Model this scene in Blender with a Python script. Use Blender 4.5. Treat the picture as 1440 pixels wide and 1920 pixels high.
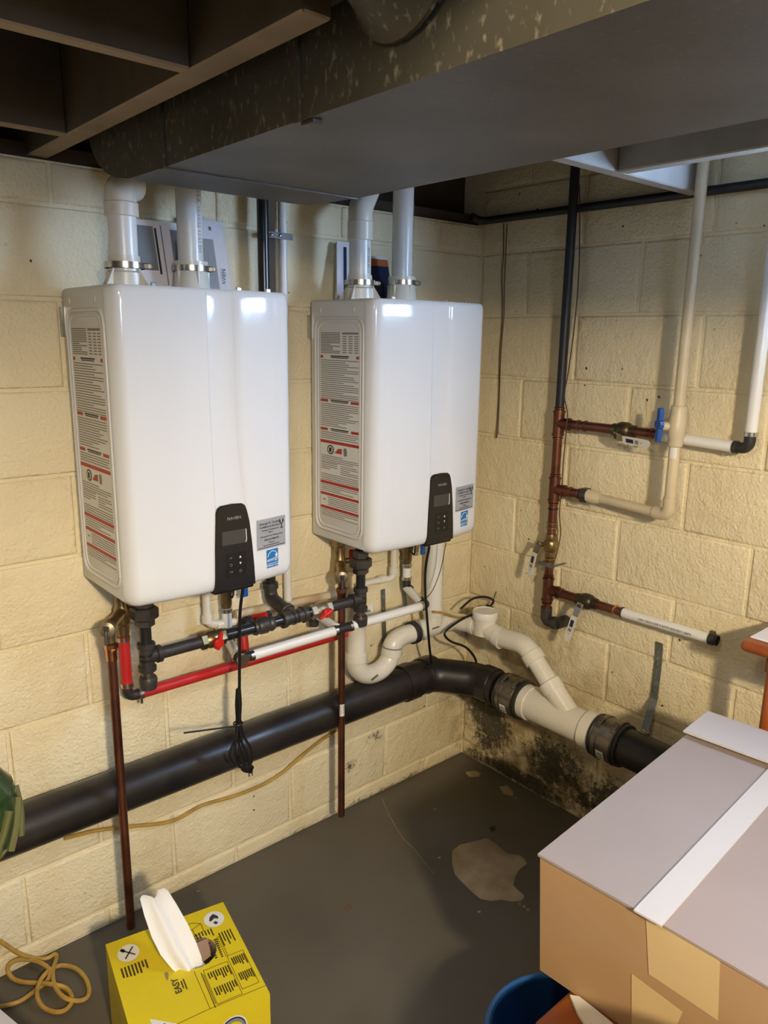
import bpy, bmesh, math, random
from mathutils import Vector, Matrix
V = Vector
PI = math.pi
random.seed(7)
for o in list(bpy.data.objects):
    bpy.data.objects.remove(o, do_unlink=True)
scene = bpy.context.scene
C = scene.collection

# ------------------------------------------------------------------ camera
F_PX, YAW, PITCH, ROLL = 1433.55, 0.715694, 0.227123, 0.014557
cam_d = bpy.data.cameras.new('camera')
cam = bpy.data.objects.new('camera', cam_d)
C.objects.link(cam)
fw = V((math.sin(YAW)*math.cos(PITCH), math.cos(YAW)*math.cos(PITCH), -math.sin(PITCH)))
rt = V((math.cos(YAW), -math.sin(YAW), 0))
up = rt.cross(fw)
r2 = math.cos(ROLL)*rt + math.sin(ROLL)*up
u2 = -math.sin(ROLL)*rt + math.cos(ROLL)*up
m = Matrix((r2, u2, -fw)).transposed().to_4x4()
m.translation = (-2.0458, -1.8605, 1.6119)
cam.matrix_world = m
cam_d.sensor_fit = 'VERTICAL'
cam_d.sensor_height = 24.0
cam_d.lens = 24.0*F_PX/1920.0
cam_d.clip_start = 0.02
scene.camera = cam

# ------------------------------------------------------------------ light
w = bpy.data.worlds.new('world')
scene.world = w
w.use_nodes = True
w.node_tree.nodes['Background'].inputs[0].default_value = (0.55, 0.7, 1.0, 1)
w.node_tree.nodes['Background'].inputs[1].default_value = 1.0
WINDOW_STRENGTH = 40.0
def bulb(name, loc, power, col, size):
    d = bpy.data.lights.new(name, 'POINT')
    d.energy = power
    d.color = col
    d.shadow_soft_size = size
    o = bpy.data.objects.new(name, d)
    o.location = loc
    C.objects.link(o)
bulb('ceiling_bulb', (-2.12, -3.1, 2.052), 235.0, (1.0, 0.82, 0.56), 0.075)
bulb('ceiling_bulb', (-1.95, -1.50, 2.06), 20.0, (1.0, 0.83, 0.58), 0.08)
scene.view_settings.view_transform = 'Standard'
scene.view_settings.look = 'None'
scene.view_settings.exposure = 0.25
scene.view_settings.gamma = 1.0
scene.view_settings.use_curve_mapping = False

# ------------------------------------------------------------------ materials
M = {}
def mat(name, col, rough=0.5, metal=0.0, spec=0.5, coat=0.0, var=0.0, vscale=8.0, bump=0.0, bscale=60.0,
        emit=None, es=0.0, col2=None, alpha=None, trans=0.0, brough=0.0):
    mt = bpy.data.materials.new(name)
    mt.use_nodes = True
    nt = mt.node_tree
    b = nt.nodes['Principled BSDF']
    b.inputs['Base Color'].default_value = (*col, 1)
    b.inputs['Roughness'].default_value = rough
    b.inputs['Metallic'].default_value = metal
    b.inputs['Specular IOR Level'].default_value = spec
    b.inputs['Coat Weight'].default_value = coat
    b.inputs['Transmission Weight'].default_value = trans
    if alpha is not None:
        b.inputs['Alpha'].default_value = alpha
    if emit:
        b.inputs['Emission Color'].default_value = (*emit, 1)
        b.inputs['Emission Strength'].default_value = es
    if var or col2 or bump or brough:
        tc = nt.nodes.new('ShaderNodeTexCoord')
        if var or col2:
            n = nt.nodes.new('ShaderNodeTexNoise')
            n.inputs['Scale'].default_value = vscale
            n.inputs['Detail'].default_value = 5
            nt.links.new(tc.outputs['Object'], n.inputs['Vector'])
            r = nt.nodes.new('ShaderNodeValToRGB')
            c2 = col2 if col2 else tuple(max(0, c*(1-var)) for c in col)
            r.color_ramp.elements[0].position = 0.35
            r.color_ramp.elements[1].position = 0.68
            r.color_ramp.elements[0].color = (*c2, 1)
            r.color_ramp.elements[1].color = (*col, 1)
            nt.links.new(n.outputs['Fac'], r.inputs['Fac'])
            nt.links.new(r.outputs['Color'], b.inputs['Base Color'])
            if brough:
                mr = nt.nodes.new('ShaderNodeMapRange')
                mr.inputs['To Min'].default_value = rough
                mr.inputs['To Max'].default_value = rough+brough
                nt.links.new(n.outputs['Fac'], mr.inputs['Value'])
                nt.links.new(mr.outputs['Result'], b.inputs['Roughness'])
        if bump:
            n2 = nt.nodes.new('ShaderNodeTexNoise')
            n2.inputs['Scale'].default_value = bscale
            n2.inputs['Detail'].default_value = 3
            nt.links.new(tc.outputs['Object'], n2.inputs['Vector'])
            bp = nt.nodes.new('ShaderNodeBump')
            bp.inputs['Strength'].default_value = bump
            bp.inputs['Distance'].default_value = 0.004
            nt.links.new(n2.outputs['Fac'], bp.inputs['Height'])
            nt.links.new(bp.outputs['Normal'], b.inputs['Normal'])
    M[name] = mt
    return mt

mat('enamel', (0.68, 0.69, 0.70), 0.11, spec=0.5)
mat('enamel_side', (0.64, 0.63, 0.60), 0.32)
mat('panel_black', (0.008, 0.008, 0.009), 0.22)
mat('button_black', (0.004, 0.004, 0.004), 0.35)
mat('lcd', (0.045, 0.047, 0.042), 0.25)
mat('white_print', (0.75, 0.75, 0.72), 0.5)
mat('grey_print', (0.20, 0.20, 0.20), 0.5)
mat('black_print', (0.03, 0.03, 0.03), 0.6)
mat('label_white', (0.72, 0.70, 0.65), 0.45)
mat('label_line', (0.22, 0.20, 0.18), 0.6)
mat('label_red', (0.42, 0.035, 0.025), 0.5)
mat('sticker_silver', (0.36, 0.38, 0.41), 0.4, 0.25)
mat('sticker_blue', (0.005, 0.16, 0.42), 0.4)
mat('pvc', (0.74, 0.71, 0.62), 0.28, var=0.08, vscale=9)
mat('pvc_white', (0.78, 0.78, 0.75), 0.26, var=0.06, vscale=9)
mat('pex_white', (0.80, 0.80, 0.78), 0.3, var=0.05, vscale=7)
mat('pex_red', (0.50, 0.020, 0.022), 0.38, var=0.12)
mat('cpvc', (0.66, 0.56, 0.38), 0.42, var=0.16, vscale=12)
mat('iron', (0.062, 0.055, 0.049), 0.42, 0.3, col2=(0.034, 0.031, 0.029), vscale=25, bump=0.12, bscale=120)
mat('iron_shiny', (0.018, 0.018, 0.019), 0.22, 0.1)
mat('abs', (0.005, 0.005, 0.006), 0.20, col2=(0.026, 0.022, 0.020), vscale=9, brough=0.35)
mat('rubber', (0.02, 0.019, 0.018), 0.5)
mat('steel', (0.62, 0.61, 0.58), 0.25, 1.0, var=0.2, vscale=40)
mat('clamp_steel', (0.26, 0.23, 0.19), 0.32, 0.9, var=0.3, vscale=30)
mat('galv', (0.24, 0.26, 0.25), 0.45, 0.7, var=0.3, vscale=40)
mat('brass', (0.36, 0.26, 0.12), 0.33, 0.9, col2=(0.20, 0.14, 0.075), vscale=30)
mat('copper', (0.30, 0.125, 0.075), 0.26, 0.95, col2=(0.13, 0.052, 0.036), vscale=14, brough=0.2)
mat('copper_dark', (0.25, 0.10, 0.062), 0.30, 0.9, col2=(0.13, 0.052, 0.036), vscale=12, brough=0.2)
mat('copper_bright', (0.75, 0.33, 0.17), 0.22, 1.0)
mat('solder', (0.34, 0.28, 0.19), 0.45, 0.8)
mat('bronze', (0.13, 0.095, 0.055), 0.4, 0.8, col2=(0.06, 0.05, 0.035), vscale=30)
mat('painted_pipe', (0.62, 0.54, 0.38), 0.6, col2=(0.42, 0.28, 0.18), vscale=16, bump=0.3, bscale=70)
mat('dark_pipe', (0.016, 0.018, 0.026), 0.45, var=0.3)
mat('red_handle', (0.55, 0.015, 0.012), 0.35)
mat('blue_handle', (0.012, 0.085, 0.36), 0.4)
mat('lever_white', (0.62, 0.61, 0.56), 0.4)
mat('cord', (0.007, 0.007, 0.008), 0.4)
mat('cable_yellow', (0.50, 0.31, 0.055), 0.5, col2=(0.36, 0.22, 0.05), vscale=30)
mat('wire_brown', (0.10, 0.05, 0.03), 0.5)
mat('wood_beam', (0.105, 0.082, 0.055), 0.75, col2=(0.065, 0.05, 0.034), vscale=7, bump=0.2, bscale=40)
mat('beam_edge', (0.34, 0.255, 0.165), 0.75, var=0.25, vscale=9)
mat('wood_dark', (0.075, 0.055, 0.04), 0.85, var=0.5, vscale=6, bump=0.2, bscale=40)
mat('beam_pale', (0.36, 0.35, 0.33), 0.7, var=0.2, vscale=9)
mat('subfloor', (0.035, 0.026, 0.02), 0.9, var=0.4, vscale=5)
mat('red_wood', (0.13, 0.02, 0.012), 0.7, var=0.3)
mat('card', (0.50, 0.315, 0.165), 0.7, var=0.08, vscale=5, bump=0.04, bscale=200)
mat('card_white', (0.60, 0.57, 0.58), 0.55, var=0.05, vscale=4)
mat('card_grey', (0.385, 0.325, 0.30), 0.55, var=0.06, vscale=4)
mat('card_brownish', (0.38, 0.295, 0.255), 0.55, var=0.08, vscale=4)
mat('card_edge', (0.36, 0.22, 0.11), 0.8)
mat('card_light', (0.74, 0.55, 0.29), 0.6, var=0.06)
mat('tape_white', (0.64, 0.61, 0.59), 0.4)
mat('box_yellow', (0.72, 0.57, 0.015), 0.38, var=0.06, vscale=5)
mat('box_ink', (0.045, 0.038, 0.005), 0.6)
mat('paper_towel', (0.82, 0.81, 0.78), 0.85, bump=0.25, bscale=260)
mat('inner_card', (0.30, 0.20, 0.13), 0.8)
mat('orange_wood', (0.36, 0.095, 0.022), 0.35, col2=(0.27, 0.06, 0.014), vscale=9)
mat('bucket_blue', (0.006, 0.045, 0.17), 0.4)
mat('bucket_rim', (0.02, 0.13, 0.42), 0.35)
mat('cream_rim', (0.78, 0.68, 0.42), 0.4)
mat('green_gloss', (0.022, 0.045, 0.014), 0.18, coat=0.3)
mat('green_trim', (0.12, 0.12, 0.045), 0.22, 0.2)
mat('paper', (0.78, 0.76, 0.80), 0.6)
mat('flyer_navy', (0.012, 0.02, 0.06), 0.3)
mat('flyer_orange', (0.45, 0.12, 0.03), 0.35)
mat('flyer_grey', (0.22, 0.23, 0.25), 0.35)
mat('bag_film', (0.75, 0.76, 0.76), 0.12, alpha=0.22)
mat('patch', (0.42, 0.335, 0.205), 0.85, col2=(0.28, 0.21, 0.12), vscale=14, bump=0.5, bscale=45)
mat('seat_cream', (0.75, 0.68, 0.42), 0.4)
mat('frame_white', (0.7, 0.7, 0.7), 0.4)
mat('pane_light', (0.5, 0.5, 0.5), 0.3, emit=(0.46, 0.66, 1.0), es=WINDOW_STRENGTH)
mat('rust', (0.16, 0.07, 0.03), 0.8)
mat('wall_unpainted', (0.16, 0.15, 0.14), 0.85, var=0.3, vscale=4, bump=0.3, bscale=60)
mat('mortar', (0.68, 0.60, 0.42), 0.75)

def wall_paint():
    mt = bpy.data.materials.new('wall_paint')
    mt.use_nodes = True
    nt = mt.node_tree
    L = nt.links.new
    N = nt.nodes.new
    b = nt.nodes['Principled BSDF']
    b.inputs['Roughness'].default_value = 0.5
    b.inputs['Specular IOR Level'].default_value = 0.4
    g = N('ShaderNodeNewGeometry')
    pos = g.outputs['Position']
    def noise(scale, detail=4, rough=0.55):
        n = N('ShaderNodeTexNoise')
        n.inputs['Scale'].default_value = scale
        n.inputs['Detail'].default_value = detail
        n.inputs['Roughness'].default_value = rough
        L(pos, n.inputs['Vector'])
        return n.outputs['Fac']
    def math_(op, a, c=None, clamp=False):
        n = N('ShaderNodeMath')
        n.operation = op
        n.use_clamp = clamp
        for i, x in enumerate((a, c)):
            if x is None:
                continue
            if isinstance(x, (int, float)):
                n.inputs[i].default_value = x
            else:
                L(x, n.inputs[i])
        return n.outputs[0]
    def ramp(x, lo, hi):
        n = N('ShaderNodeMapRange')
        n.interpolation_type = 'SMOOTHSTEP'
        n.inputs['From Min'].default_value = lo
        n.inputs['From Max'].default_value = hi
        L(x, n.inputs['Value'])
        return n.outputs['Result']
    def blob(c, s):
        sub = N('ShaderNodeVectorMath'); sub.operation = 'SUBTRACT'
        L(pos, sub.inputs[0]); sub.inputs[1].default_value = c
        dv = N('ShaderNodeVectorMath'); dv.operation = 'DIVIDE'
        L(sub.outputs[0], dv.inputs[0]); dv.inputs[1].default_value = s
        ln = N('ShaderNodeVectorMath'); ln.operation = 'LENGTH'
        L(dv.outputs[0], ln.inputs[0])
        return math_('SUBTRACT', 1.0, ramp(ln.outputs['Value'], 0.0, 1.0))
    def mix(fac, a, c):
        n = N('ShaderNodeMix'); n.data_type = 'RGBA'
        L(fac, n.inputs[0])
        if isinstance(a, tuple): n.inputs[6].default_value = (*a, 1)
        else: L(a, n.inputs[6])
        n.inputs[7].default_value = (*c, 1)
        return n.outputs[2]
    base = mix(ramp(noise(3.0, 3), 0.35, 0.7), (0.80, 0.71, 0.485), (0.74, 0.645, 0.43))
    # damp brown staining around the corner and mould low on the right-hand wall
    damp = blob((0.0, -0.25, 0.25), (0.25, 0.85, 0.75))
    damp = math_('MULTIPLY', damp, ramp(noise(7.0, 6, 0.65), 0.38, 0.62))
    col = mix(math_('MULTIPLY', damp, 0.75), base, (0.33, 0.235, 0.10))
    low = blob((0.0, -0.45, 0.0), (0.2, 0.75, 0.42))
    low = math_('MULTIPLY', low, ramp(noise(14.0, 6, 0.7), 0.42, 0.56))
    col = mix(math_('MULTIPLY', low, 0.85), col, (0.21, 0.145, 0.06))
    mould = None
    for c, s in (((0.0, -0.12, 0.20), (0.10, 0.24, 0.30)), ((0.0, -0.44, 0.15), (0.10, 0.26, 0.20)),
                 ((0.0, -0.65, 0.10), (0.10, 0.30, 0.22)), ((0.0, -0.28, 0.03), (0.06, 0.50, 0.07)), ((-0.45, 0.0, 0.0), (0.9, 0.1, 0.05)),
                 ((-0.46, 0.0, 0.235), (0.10, 0.1, 0.07)), ((-0.555, 0.0, 0.16), (0.07, 0.1, 0.05)), ((-0.62, 0.0, 0.10), (0.06, 0.1, 0.03))):
        x = blob(c, s)
        if c[0] < -0.3: x = math_('MULTIPLY', x, 0.62)
        mould = x if mould is None else math_('MAXIMUM', mould, x)
    mk = math_('ADD', math_('MULTIPLY', mould, 0.36), math_('ADD', math_('MULTIPLY', noise(9.0, 5, 0.6), 0.45), math_('MULTIPLY', noise(48.0, 6, 0.8), 0.65)))
    col = mix(math_('MULTIPLY', ramp(mk, 0.70, 0.86), 0.92), col, (0.030, 0.024, 0.017))
    # small dark chips in the paint
    vo = N('ShaderNodeTexVoronoi'); vo.inputs['Scale'].default_value = 19.0
    L(pos, vo.inputs['Vector'])
    sp = N('ShaderNodeSeparateColor'); L(vo.outputs['Color'], sp.inputs[0])
    near = ramp(math_('ADD', vo.outputs['Distance'], math_('MULTIPLY', noise(90.0, 3), 0.22)), 0.185, 0.160)
    chip = math_('MULTIPLY', near, math_('MULTIPLY', ramp(sp.outputs[0], 0.80, 0.82), ramp(noise(2.2, 2), 0.40, 0.52)))
    col = mix(chip, col, (0.06, 0.045, 0.03))
    L(col, b.inputs['Base Color'])
    h = math_('ADD', math_('MULTIPLY', noise(110.0, 3, 0.55), 0.75), math_('MULTIPLY', noise(30.0, 3, 0.55), 1.1))
    bp = N('ShaderNodeBump')
    bp.inputs['Strength'].default_value = 0.9
    bp.inputs['Distance'].default_value = 0.006
    L(h, bp.inputs['Height'])
    L(bp.outputs['Normal'], b.inputs['Normal'])
    M['wall_paint'] = mt
wall_paint()

def floor_mat():
    mt = mat('floor_paint', (0.125, 0.110, 0.085), 0.5, col2=(0.095, 0.083, 0.064), vscale=3.0, bump=0.15, bscale=60, brough=0.15)
floor_mat()

def galv_duct(name, speck, base):
    mt = bpy.data.materials.new(name); mt.use_nodes = True
    nt = mt.node_tree; L = nt.links.new
    b = nt.nodes['Principled BSDF']
    b.inputs['Metallic'].default_value = 0.35
    b.inputs['Roughness'].default_value = 0.55
    tc = nt.nodes.new('ShaderNodeTexCoord')
    mp = nt.nodes.new('ShaderNodeMapping'); mp.inputs['Scale'].default_value = (1, 1, 0.6)
    L(tc.outputs['Object'], mp.inputs['Vector'])
    vo = nt.nodes.new('ShaderNodeTexNoise'); vo.inputs['Scale'].default_value = 105; vo.inputs['Detail'].default_value = 3
    L(mp.outputs[0], vo.inputs['Vector'])
    r = nt.nodes.new('ShaderNodeValToRGB')
    e = r.color_ramp.elements
    e[0].position = 0.585; e[0].color = (*base, 1)
    e[1].position = 0.74; e[1].color = (*speck, 1)
    L(vo.outputs['Fac'], r.inputs['Fac'])
    n2 = nt.nodes.new('ShaderNodeTexNoise'); n2.inputs['Scale'].default_value = 4; n2.inputs['Detail'].default_value = 4
    L(tc.outputs['Object'], n2.inputs['Vector'])
    mx = nt.nodes.new('ShaderNodeMix'); mx.data_type = 'RGBA'; mx.blend_type = 'MULTIPLY'
    mx.inputs[0].default_value = 0.7
    L(r.outputs['Color'], mx.inputs[6])
    r2_ = nt.nodes.new('ShaderNodeValToRGB')
    r2_.color_ramp.elements[0].color = (0.45, 0.42, 0.38, 1); r2_.color_ramp.elements[1].color = (1, 1, 1, 1)
    r2_.color_ramp.elements[0].position = 0.3; r2_.color_ramp.elements[1].position = 0.65
    L(n2.outputs['Fac'], r2_.inputs['Fac']); L(r2_.outputs['Color'], mx.inputs[7])
    L(mx.outputs[2], b.inputs['Base Color'])
    M[name] = mt
galv_duct('duct_side', (0.27, 0.25, 0.19), (0.085, 0.077, 0.056))
galv_duct('duct_bottom', (0.16, 0.163, 0.165), (0.115, 0.117, 0.118))

# ------------------------------------------------------------------ mesh helpers
WO = {}
def frame(d):
    d = V(d).normalized()
    a = V((0, 0, 1)) if abs(d.z) < 0.9 else V((1, 0, 0))
    x = a.cross(d).normalized()
    return x, d.cross(x).normalized(), d

class MB:
    def __init__(s):
        s.bm = bmesh.new(); s.mats = []; s.cur = 0
    def mat(s, name):
        if name not in s.mats: s.mats.append(name)
        s.cur = s.mats.index(name); return s
    def face(s, vs):
        try:
            f = s.bm.faces.new(vs); f.material_index = s.cur; return f
        except ValueError:
            return None
    def box(s, c, size, rot=None, bevel=0.0, seg=1):
        v = []
        R = rot if rot is not None else Matrix.Identity(3)
        for x in (-1, 1):
            for y in (-1, 1):
                for z in (-1, 1):
                    v.append(s.bm.verts.new(V(c)+R@V((x*size[0]/2, y*size[1]/2, z*size[2]/2))))
        fs = [s.face([v[i] for i in q]) for q in ((0,1,3,2),(4,6,7,5),(0,4,5,1),(2,3,7,6),(0,2,6,4),(1,5,7,3))]
        if bevel:
            es = {e for f in fs for e in f.edges}
            r = bmesh.ops.bevel(s.bm, geom=list(es), offset=bevel, segments=seg, affect='EDGES', profile=0.5)
            for f in r['faces']: f.material_index = s.cur
        return s
    def span(s, a, b, bevel=0.0, seg=1):
        a, b = V(a), V(b)
        return s.box((a+b)/2, [abs(t) for t in (b-a)], None, bevel, seg)
    def tube(s, pts, r, seg=14, bend=0.0, bseg=5, smooth_pts=False, caps=True, rot=0.0, squash=None):
        pts = [V(q) for q in pts]
        if smooth_pts:
            out = []
            P = [pts[0]*2-pts[1]]+pts+[pts[-1]*2-pts[-2]]
            for i in range(1, len(P)-2):
                for k in range(bseg):
                    t = k/bseg
                    p0, p1, p2, p3 = P[i-1], P[i], P[i+1], P[i+2]
                    out.append(0.5*((2*p1)+(p2-p0)*t+(2*p0-5*p1+4*p2-p3)*t*t+(3*p1-p0-3*p2+p3)*t**3))
            out.append(pts[-1]); pts = out
        elif bend:
            out = [pts[0]]
            for i in range(1, len(pts)-1):
                a, b, c = pts[i-1], pts[i], pts[i+1]
                d1, d2 = (a-b), (c-b)
                l = min(bend, d1.length*0.49, d2.length*0.49)
                d1.normalize(); d2.normalize()
                ang = d1.angle(d2)
                if ang > PI-0.02:
                    out.append(b); continue
                s0, s1 = b+d1*l, b+d2*l
                rad = l*math.tan(ang/2)
                cen = b+(d1+d2).normalized()*(rad/math.sin(ang/2))
                v0, v1 = s0-cen, s1-cen
                tot = v0.angle(v1); ax = v0.cross(v1).normalized()
                for k in range(bseg+1):
                    out.append(cen+Matrix.Rotation(tot*k/bseg, 3, ax)@v0)
            out.append(pts[-1]); pts = out
        q = [pts[0]]
        for p in pts[1:]:
            if (p-q[-1]).length > 1e-6: q.append(p)
        pts = q
        rs = r if isinstance(r, (list, tuple)) else [r]*len(pts)
        if len(rs) != len(pts):
            rs = [rs[min(len(rs)-1, int(i*len(rs)/len(pts)))] for i in range(len(pts))]
        t0 = (pts[1]-pts[0]).normalized()
        x, y, _ = frame(t0)
        rings = []
        pt = t0
        for i, p in enumerate(pts):
            t = (pts[min(i+1, len(pts)-1)]-pts[max(i-1, 0)]).normalized()
            ax = pt.cross(t)
            if ax.length > 1e-7:
                Rm = Matrix.Rotation(pt.angle(t), 3, ax.normalized())
                x, y = Rm@x, Rm@y
            pt = t
            ring = []
            for k in range(seg):
                a = 2*PI*k/seg+rot
                ring.append(s.bm.verts.new(p+rs[i]*(math.cos(a)*x+math.sin(a)*y*(squash or 1))))
            rings.append(ring)
        for a, b in zip(rings, rings[1:]):
            for k in range(seg):
                s.face((a[k], a[(k+1) % seg], b[(k+1) % seg], b[k]))
        if caps:
            s.face(rings[0][::-1]); s.face(rings[-1])
        return s
    def lathe(s, base, d, prof, seg=20, rot=0.0):
        """prof: list of (distance along axis, radius)"""
        x, y, d = frame(d)
        base = V(base); rings = []
        for t, r in prof:
            if r < 1e-6:
                rings.append([s.bm.verts.new(base+d*t)])
            else:
                rings.append([s.bm.verts.new(base+d*t+r*(math.cos(2*PI*k/seg+rot)*x+math.sin(2*PI*k/seg+rot)*y)) for k in range(seg)])
        for a, b in zip(rings, rings[1:]):
            for k in range(seg):
                k2 = (k+1) % seg
                if len(a) == 1 and len(b) == 1: continue
                if len(a) == 1: s.face((a[0], b[k2], b[k]))
                elif len(b) == 1: s.face((a[k], a[k2], b[0]))
                else: s.face((a[k], a[k2], b[k2], b[k]))
        if len(rings[0]) > 1: s.face(rings[0][::-1])
        if len(rings[-1]) > 1: s.face(rings[-1])
        return s
    def cyl(s, a, b, r, seg=20, ch=0.0):
        a, b = V(a), V(b); l = (b-a).length
        pr = [(0, r), (l, r)] if not ch else [(0, r-ch), (ch, r), (l-ch, r), (l, r-ch)]
        return s.lathe(a, b-a, pr, seg)
    def hexa(s, a, b, r, ch=0.002):
        a, b = V(a), V(b); l = (b-a).length
        return s.lathe(a, b-a, [(0, r-ch), (ch, r), (l-ch, r), (l, r-ch)], 6)
    def sphere(s, c, r, seg=14, n=8, sc=(1, 1, 1)):
        c = V(c); rings = []
        for i in range(n+1):
            th = PI*i/n
            if i in (0, n): rings.append([s.bm.verts.new(c+V((0, 0, r*math.cos(th)*sc[2])))])
            else: rings.append([s.bm.verts.new(c+V((r*sc[0]*math.sin(th)*math.cos(2*PI*k/seg), r*sc[1]*math.sin(th)*math.sin(2*PI*k/seg), r*sc[2]*math.cos(th)))) for k in range(seg)])
        for a, b in zip(rings, rings[1:]):
            for k in range(seg):
                k2 = (k+1) % seg
                if len(a) == 1: s.face((a[0], b[k], b[k2]))
                elif len(b) == 1: s.face((a[k2], a[k], b[0]))
                else: s.face((a[k2], a[k], b[k], b[k2]))
        return s
    def prism(s, pts, d):
        """extrude a planar 3-D polygon by the vector d"""
        d = V(d)
        a = [s.bm.verts.new(V(p)) for p in pts]; b = [s.bm.verts.new(V(p)+d) for p in pts]
        n = len(a)
        s.face(a[::-1]); s.face(b)
        for i in range(n): s.face((a[i], a[(i+1) % n], b[(i+1) % n], b[i]))
        return s
    def poly(s, pts):
        s.face([s.bm.verts.new(V(p)) for p in pts]); return s
    def build(s, name, material=None, parent=None, smooth=40, label=None):
        me = bpy.data.meshes.new(name)
        bmesh.ops.recalc_face_normals(s.bm, faces=s.bm.faces[:])
        if parent is not None and parent in WO:
            off = WO[parent]
        else:
            off = V((0, 0, 0))
        if parent is None:
            vs = [v.co for v in s.bm.verts]
            lo = V([min(v[i] for v in vs) for i in range(3)]); hi = V([max(v[i] for v in vs) for i in range(3)])
            off = V(((lo.x+hi.x)/2, (lo.y+hi.y)/2, lo.z))
        s.bm.transform(Matrix.Translation(-off))
        s.bm.to_mesh(me); s.bm.free()
        for q in (s.mats or [material]): me.materials.append(M[q])
        if smooth:
            me.shade_smooth()
            me.set_sharp_from_angle(angle=math.radians(smooth))
        o = bpy.data.objects.new(name, me); C.objects.link(o)
        WO[o] = off
        if parent is None: o.location = off
        else: o.parent = parent
        if label: o['label'] = label
        return o

def thing(name, label, cat, loc, group=None):
    o = bpy.data.objects.new(name, None); C.objects.link(o)
    o.empty_display_size = 0.05
    o.location = loc; WO[o] = V(loc)
    o['label'] = label; o['category'] = cat
    if group: o['group'] = group
    return o
def tag(o, label, cat, group=None):
    o['label'] = label; o['category'] = cat
    if group: o['group'] = group
    return o
def struct(o): o['kind'] = 'structure'; return o
def stuff(o): o['kind'] = 'stuff'; return o

def text(name, body, size, origin, xdir, ydir, material, parent, align='CENTER', lift=0.0006, bold=0.0):
    cu = bpy.data.curves.new(name, 'FONT')
    cu.body = body; cu.size = size; cu.align_x = align; cu.align_y = 'CENTER'; cu.offset = bold
    cu.resolution_u = 2
    t = bpy.data.objects.new(name, cu); C.objects.link(t)
    dg = bpy.context.evaluated_depsgraph_get(); dg.update()
    me = bpy.data.meshes.new_from_object(t.evaluated_get(dg))
    bpy.data.objects.remove(t)
    x = V(xdir).normalized(); y = V(ydir).normalized(); z = x.cross(y)
    R = Matrix((x, y, z)).transposed().to_4x4()
    R.translation = V(origin)+z*lift-WO[parent]
    me.transform(R)
    me.materials.clear(); me.materials.append(M[material])
    o = bpy.data.objects.new(name, me); C.objects.link(o); o.parent = parent; WO[o] = WO[parent]
    return o

# ------------------------------------------------------------------ the room
CH = 0.2032                      # block course height
Z0 = 0.056                       # lowest bed joint
ROWS = [(0.0, Z0)] + [(Z0+i*CH, Z0+(i+1)*CH) for i in range(9)]   # nine full courses
WIN = (-2.032, -1.219, 1.682, 2.088)                              # window opening in the right-hand wall (y0, y1, z0, z1)
blk_cache = {}
def block_mesh(w_, h_, axis):
    key = (round(w_, 3), round(h_, 3), axis)
    if key in blk_cache: return blk_cache[key]
    g = 0.0045
    loops = [(w_/2-g, h_/2-g, 0.012), (w_/2-g, h_/2-g, 0.0035), (w_/2-g-0.003, h_/2-g-0.003, 0.0008), (w_/2-g-0.008, h_/2-g-0.008, 0.0)]
    vs, fs = [], []
    for a, b, d in loops:
        for sx, sz in ((-1, -1), (1, -1), (1, 1), (-1, 1)):
            vs.append((sx*a, d, sz*b) if axis == 'y' else (d, -sx*a, sz*b))
    for i in range(3):
        for k in range(4):
            k2 = (k+1) % 4
            fs.append((i*4+k, i*4+k2, i*4+4+k2, i*4+4+k))
    fs.append((12, 13, 14, 15))
    me = bpy.data.meshes.new('block'); me.from_pydata(vs, [], fs); me.update()
    me.materials.append(M['wall_paint'])
    me.shade_smooth(); me.set_sharp_from_angle(angle=math.radians(50))
    blk_cache[key] = me
    return me
def lay(wall, axis, rows, par0, far):
    for ri, (za, zb) in enumerate(rows):
        par = (ri+par0) % 2
        a = 0.0
        edges = [0.0]
        s_ = 2*CH if par else CH
        while s_ < far+0.01:
            edges.append(s_); s_ += 2*CH
        for e0, e1 in zip(edges, edges[1:]):
            segs = [(e0, e1)]
            if axis == 'x' and za > WIN[2]-0.01:
                w0, w1 = -WIN[1], -WIN[0]
                segs = []
                if e0 < w0-0.01: segs.append((e0, min(e1, w0)))
                if e1 > w1+0.01: segs.append((max(e0, w1), e1))
            for s0, s1 in segs:
                me = block_mesh(s1-s0, zb-za, axis)
                o = bpy.data.objects.new('block', me); C.objects.link(o); o.parent = wall
                mid = -(s0+s1)/2
                jit = random.uniform(-0.0012, 0.0012)
                p_ = V((mid, jit, (za+zb)/2)) if axis == 'y' else V((jit, mid, (za+zb)/2))
                o.location = p_-WO[wall]
wl = struct(MB().span((-4.2, 0.0045, 0), (0.0045, 0.2, 1.977)).build('wall_left', 'wall_paint', smooth=0))
lay(wl, 'y', ROWS+[(Z0+9*CH, 1.977)], 0, 2.9)
wr = MB()
wr.span((0.0045, -4.2, 0), (0.2, 0.2, WIN[2])).span((0.0045, -4.2, WIN[2]), (0.2, WIN[0], 2.17)).span((0.0045, WIN[1], WIN[2]), (0.2, 0.2, 2.17)).span((0.0045, WIN[0], WIN[3]), (0.2, WIN[1], 2.17))
wr = struct(wr.build('wall_right', 'wall_paint', smooth=0))
lay(wr, 'x', ROWS+[(Z0+9*CH, Z0+10*CH), (Z0+10*CH, 2.17)], 1, 2.9)
W3 = (-3.00, -2.40, 1.68, 2.09)                                    # unseen window added behind the camera as cool fill light (x0, x1, z0, z1)
struct(MB().span((-4.4, -4.4, 0), (0.2, -4.2, W3[2])).span((-4.4, -4.4, W3[3]), (0.2, -4.2, 2.2)).span((-4.4, -4.4, W3[2]), (W3[0], -4.2, W3[3])).span((W3[1], -4.4, W3[2]), (0.2, -4.2, W3[3])).build('wall_back', 'wall_unpainted', smooth=0))
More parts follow.
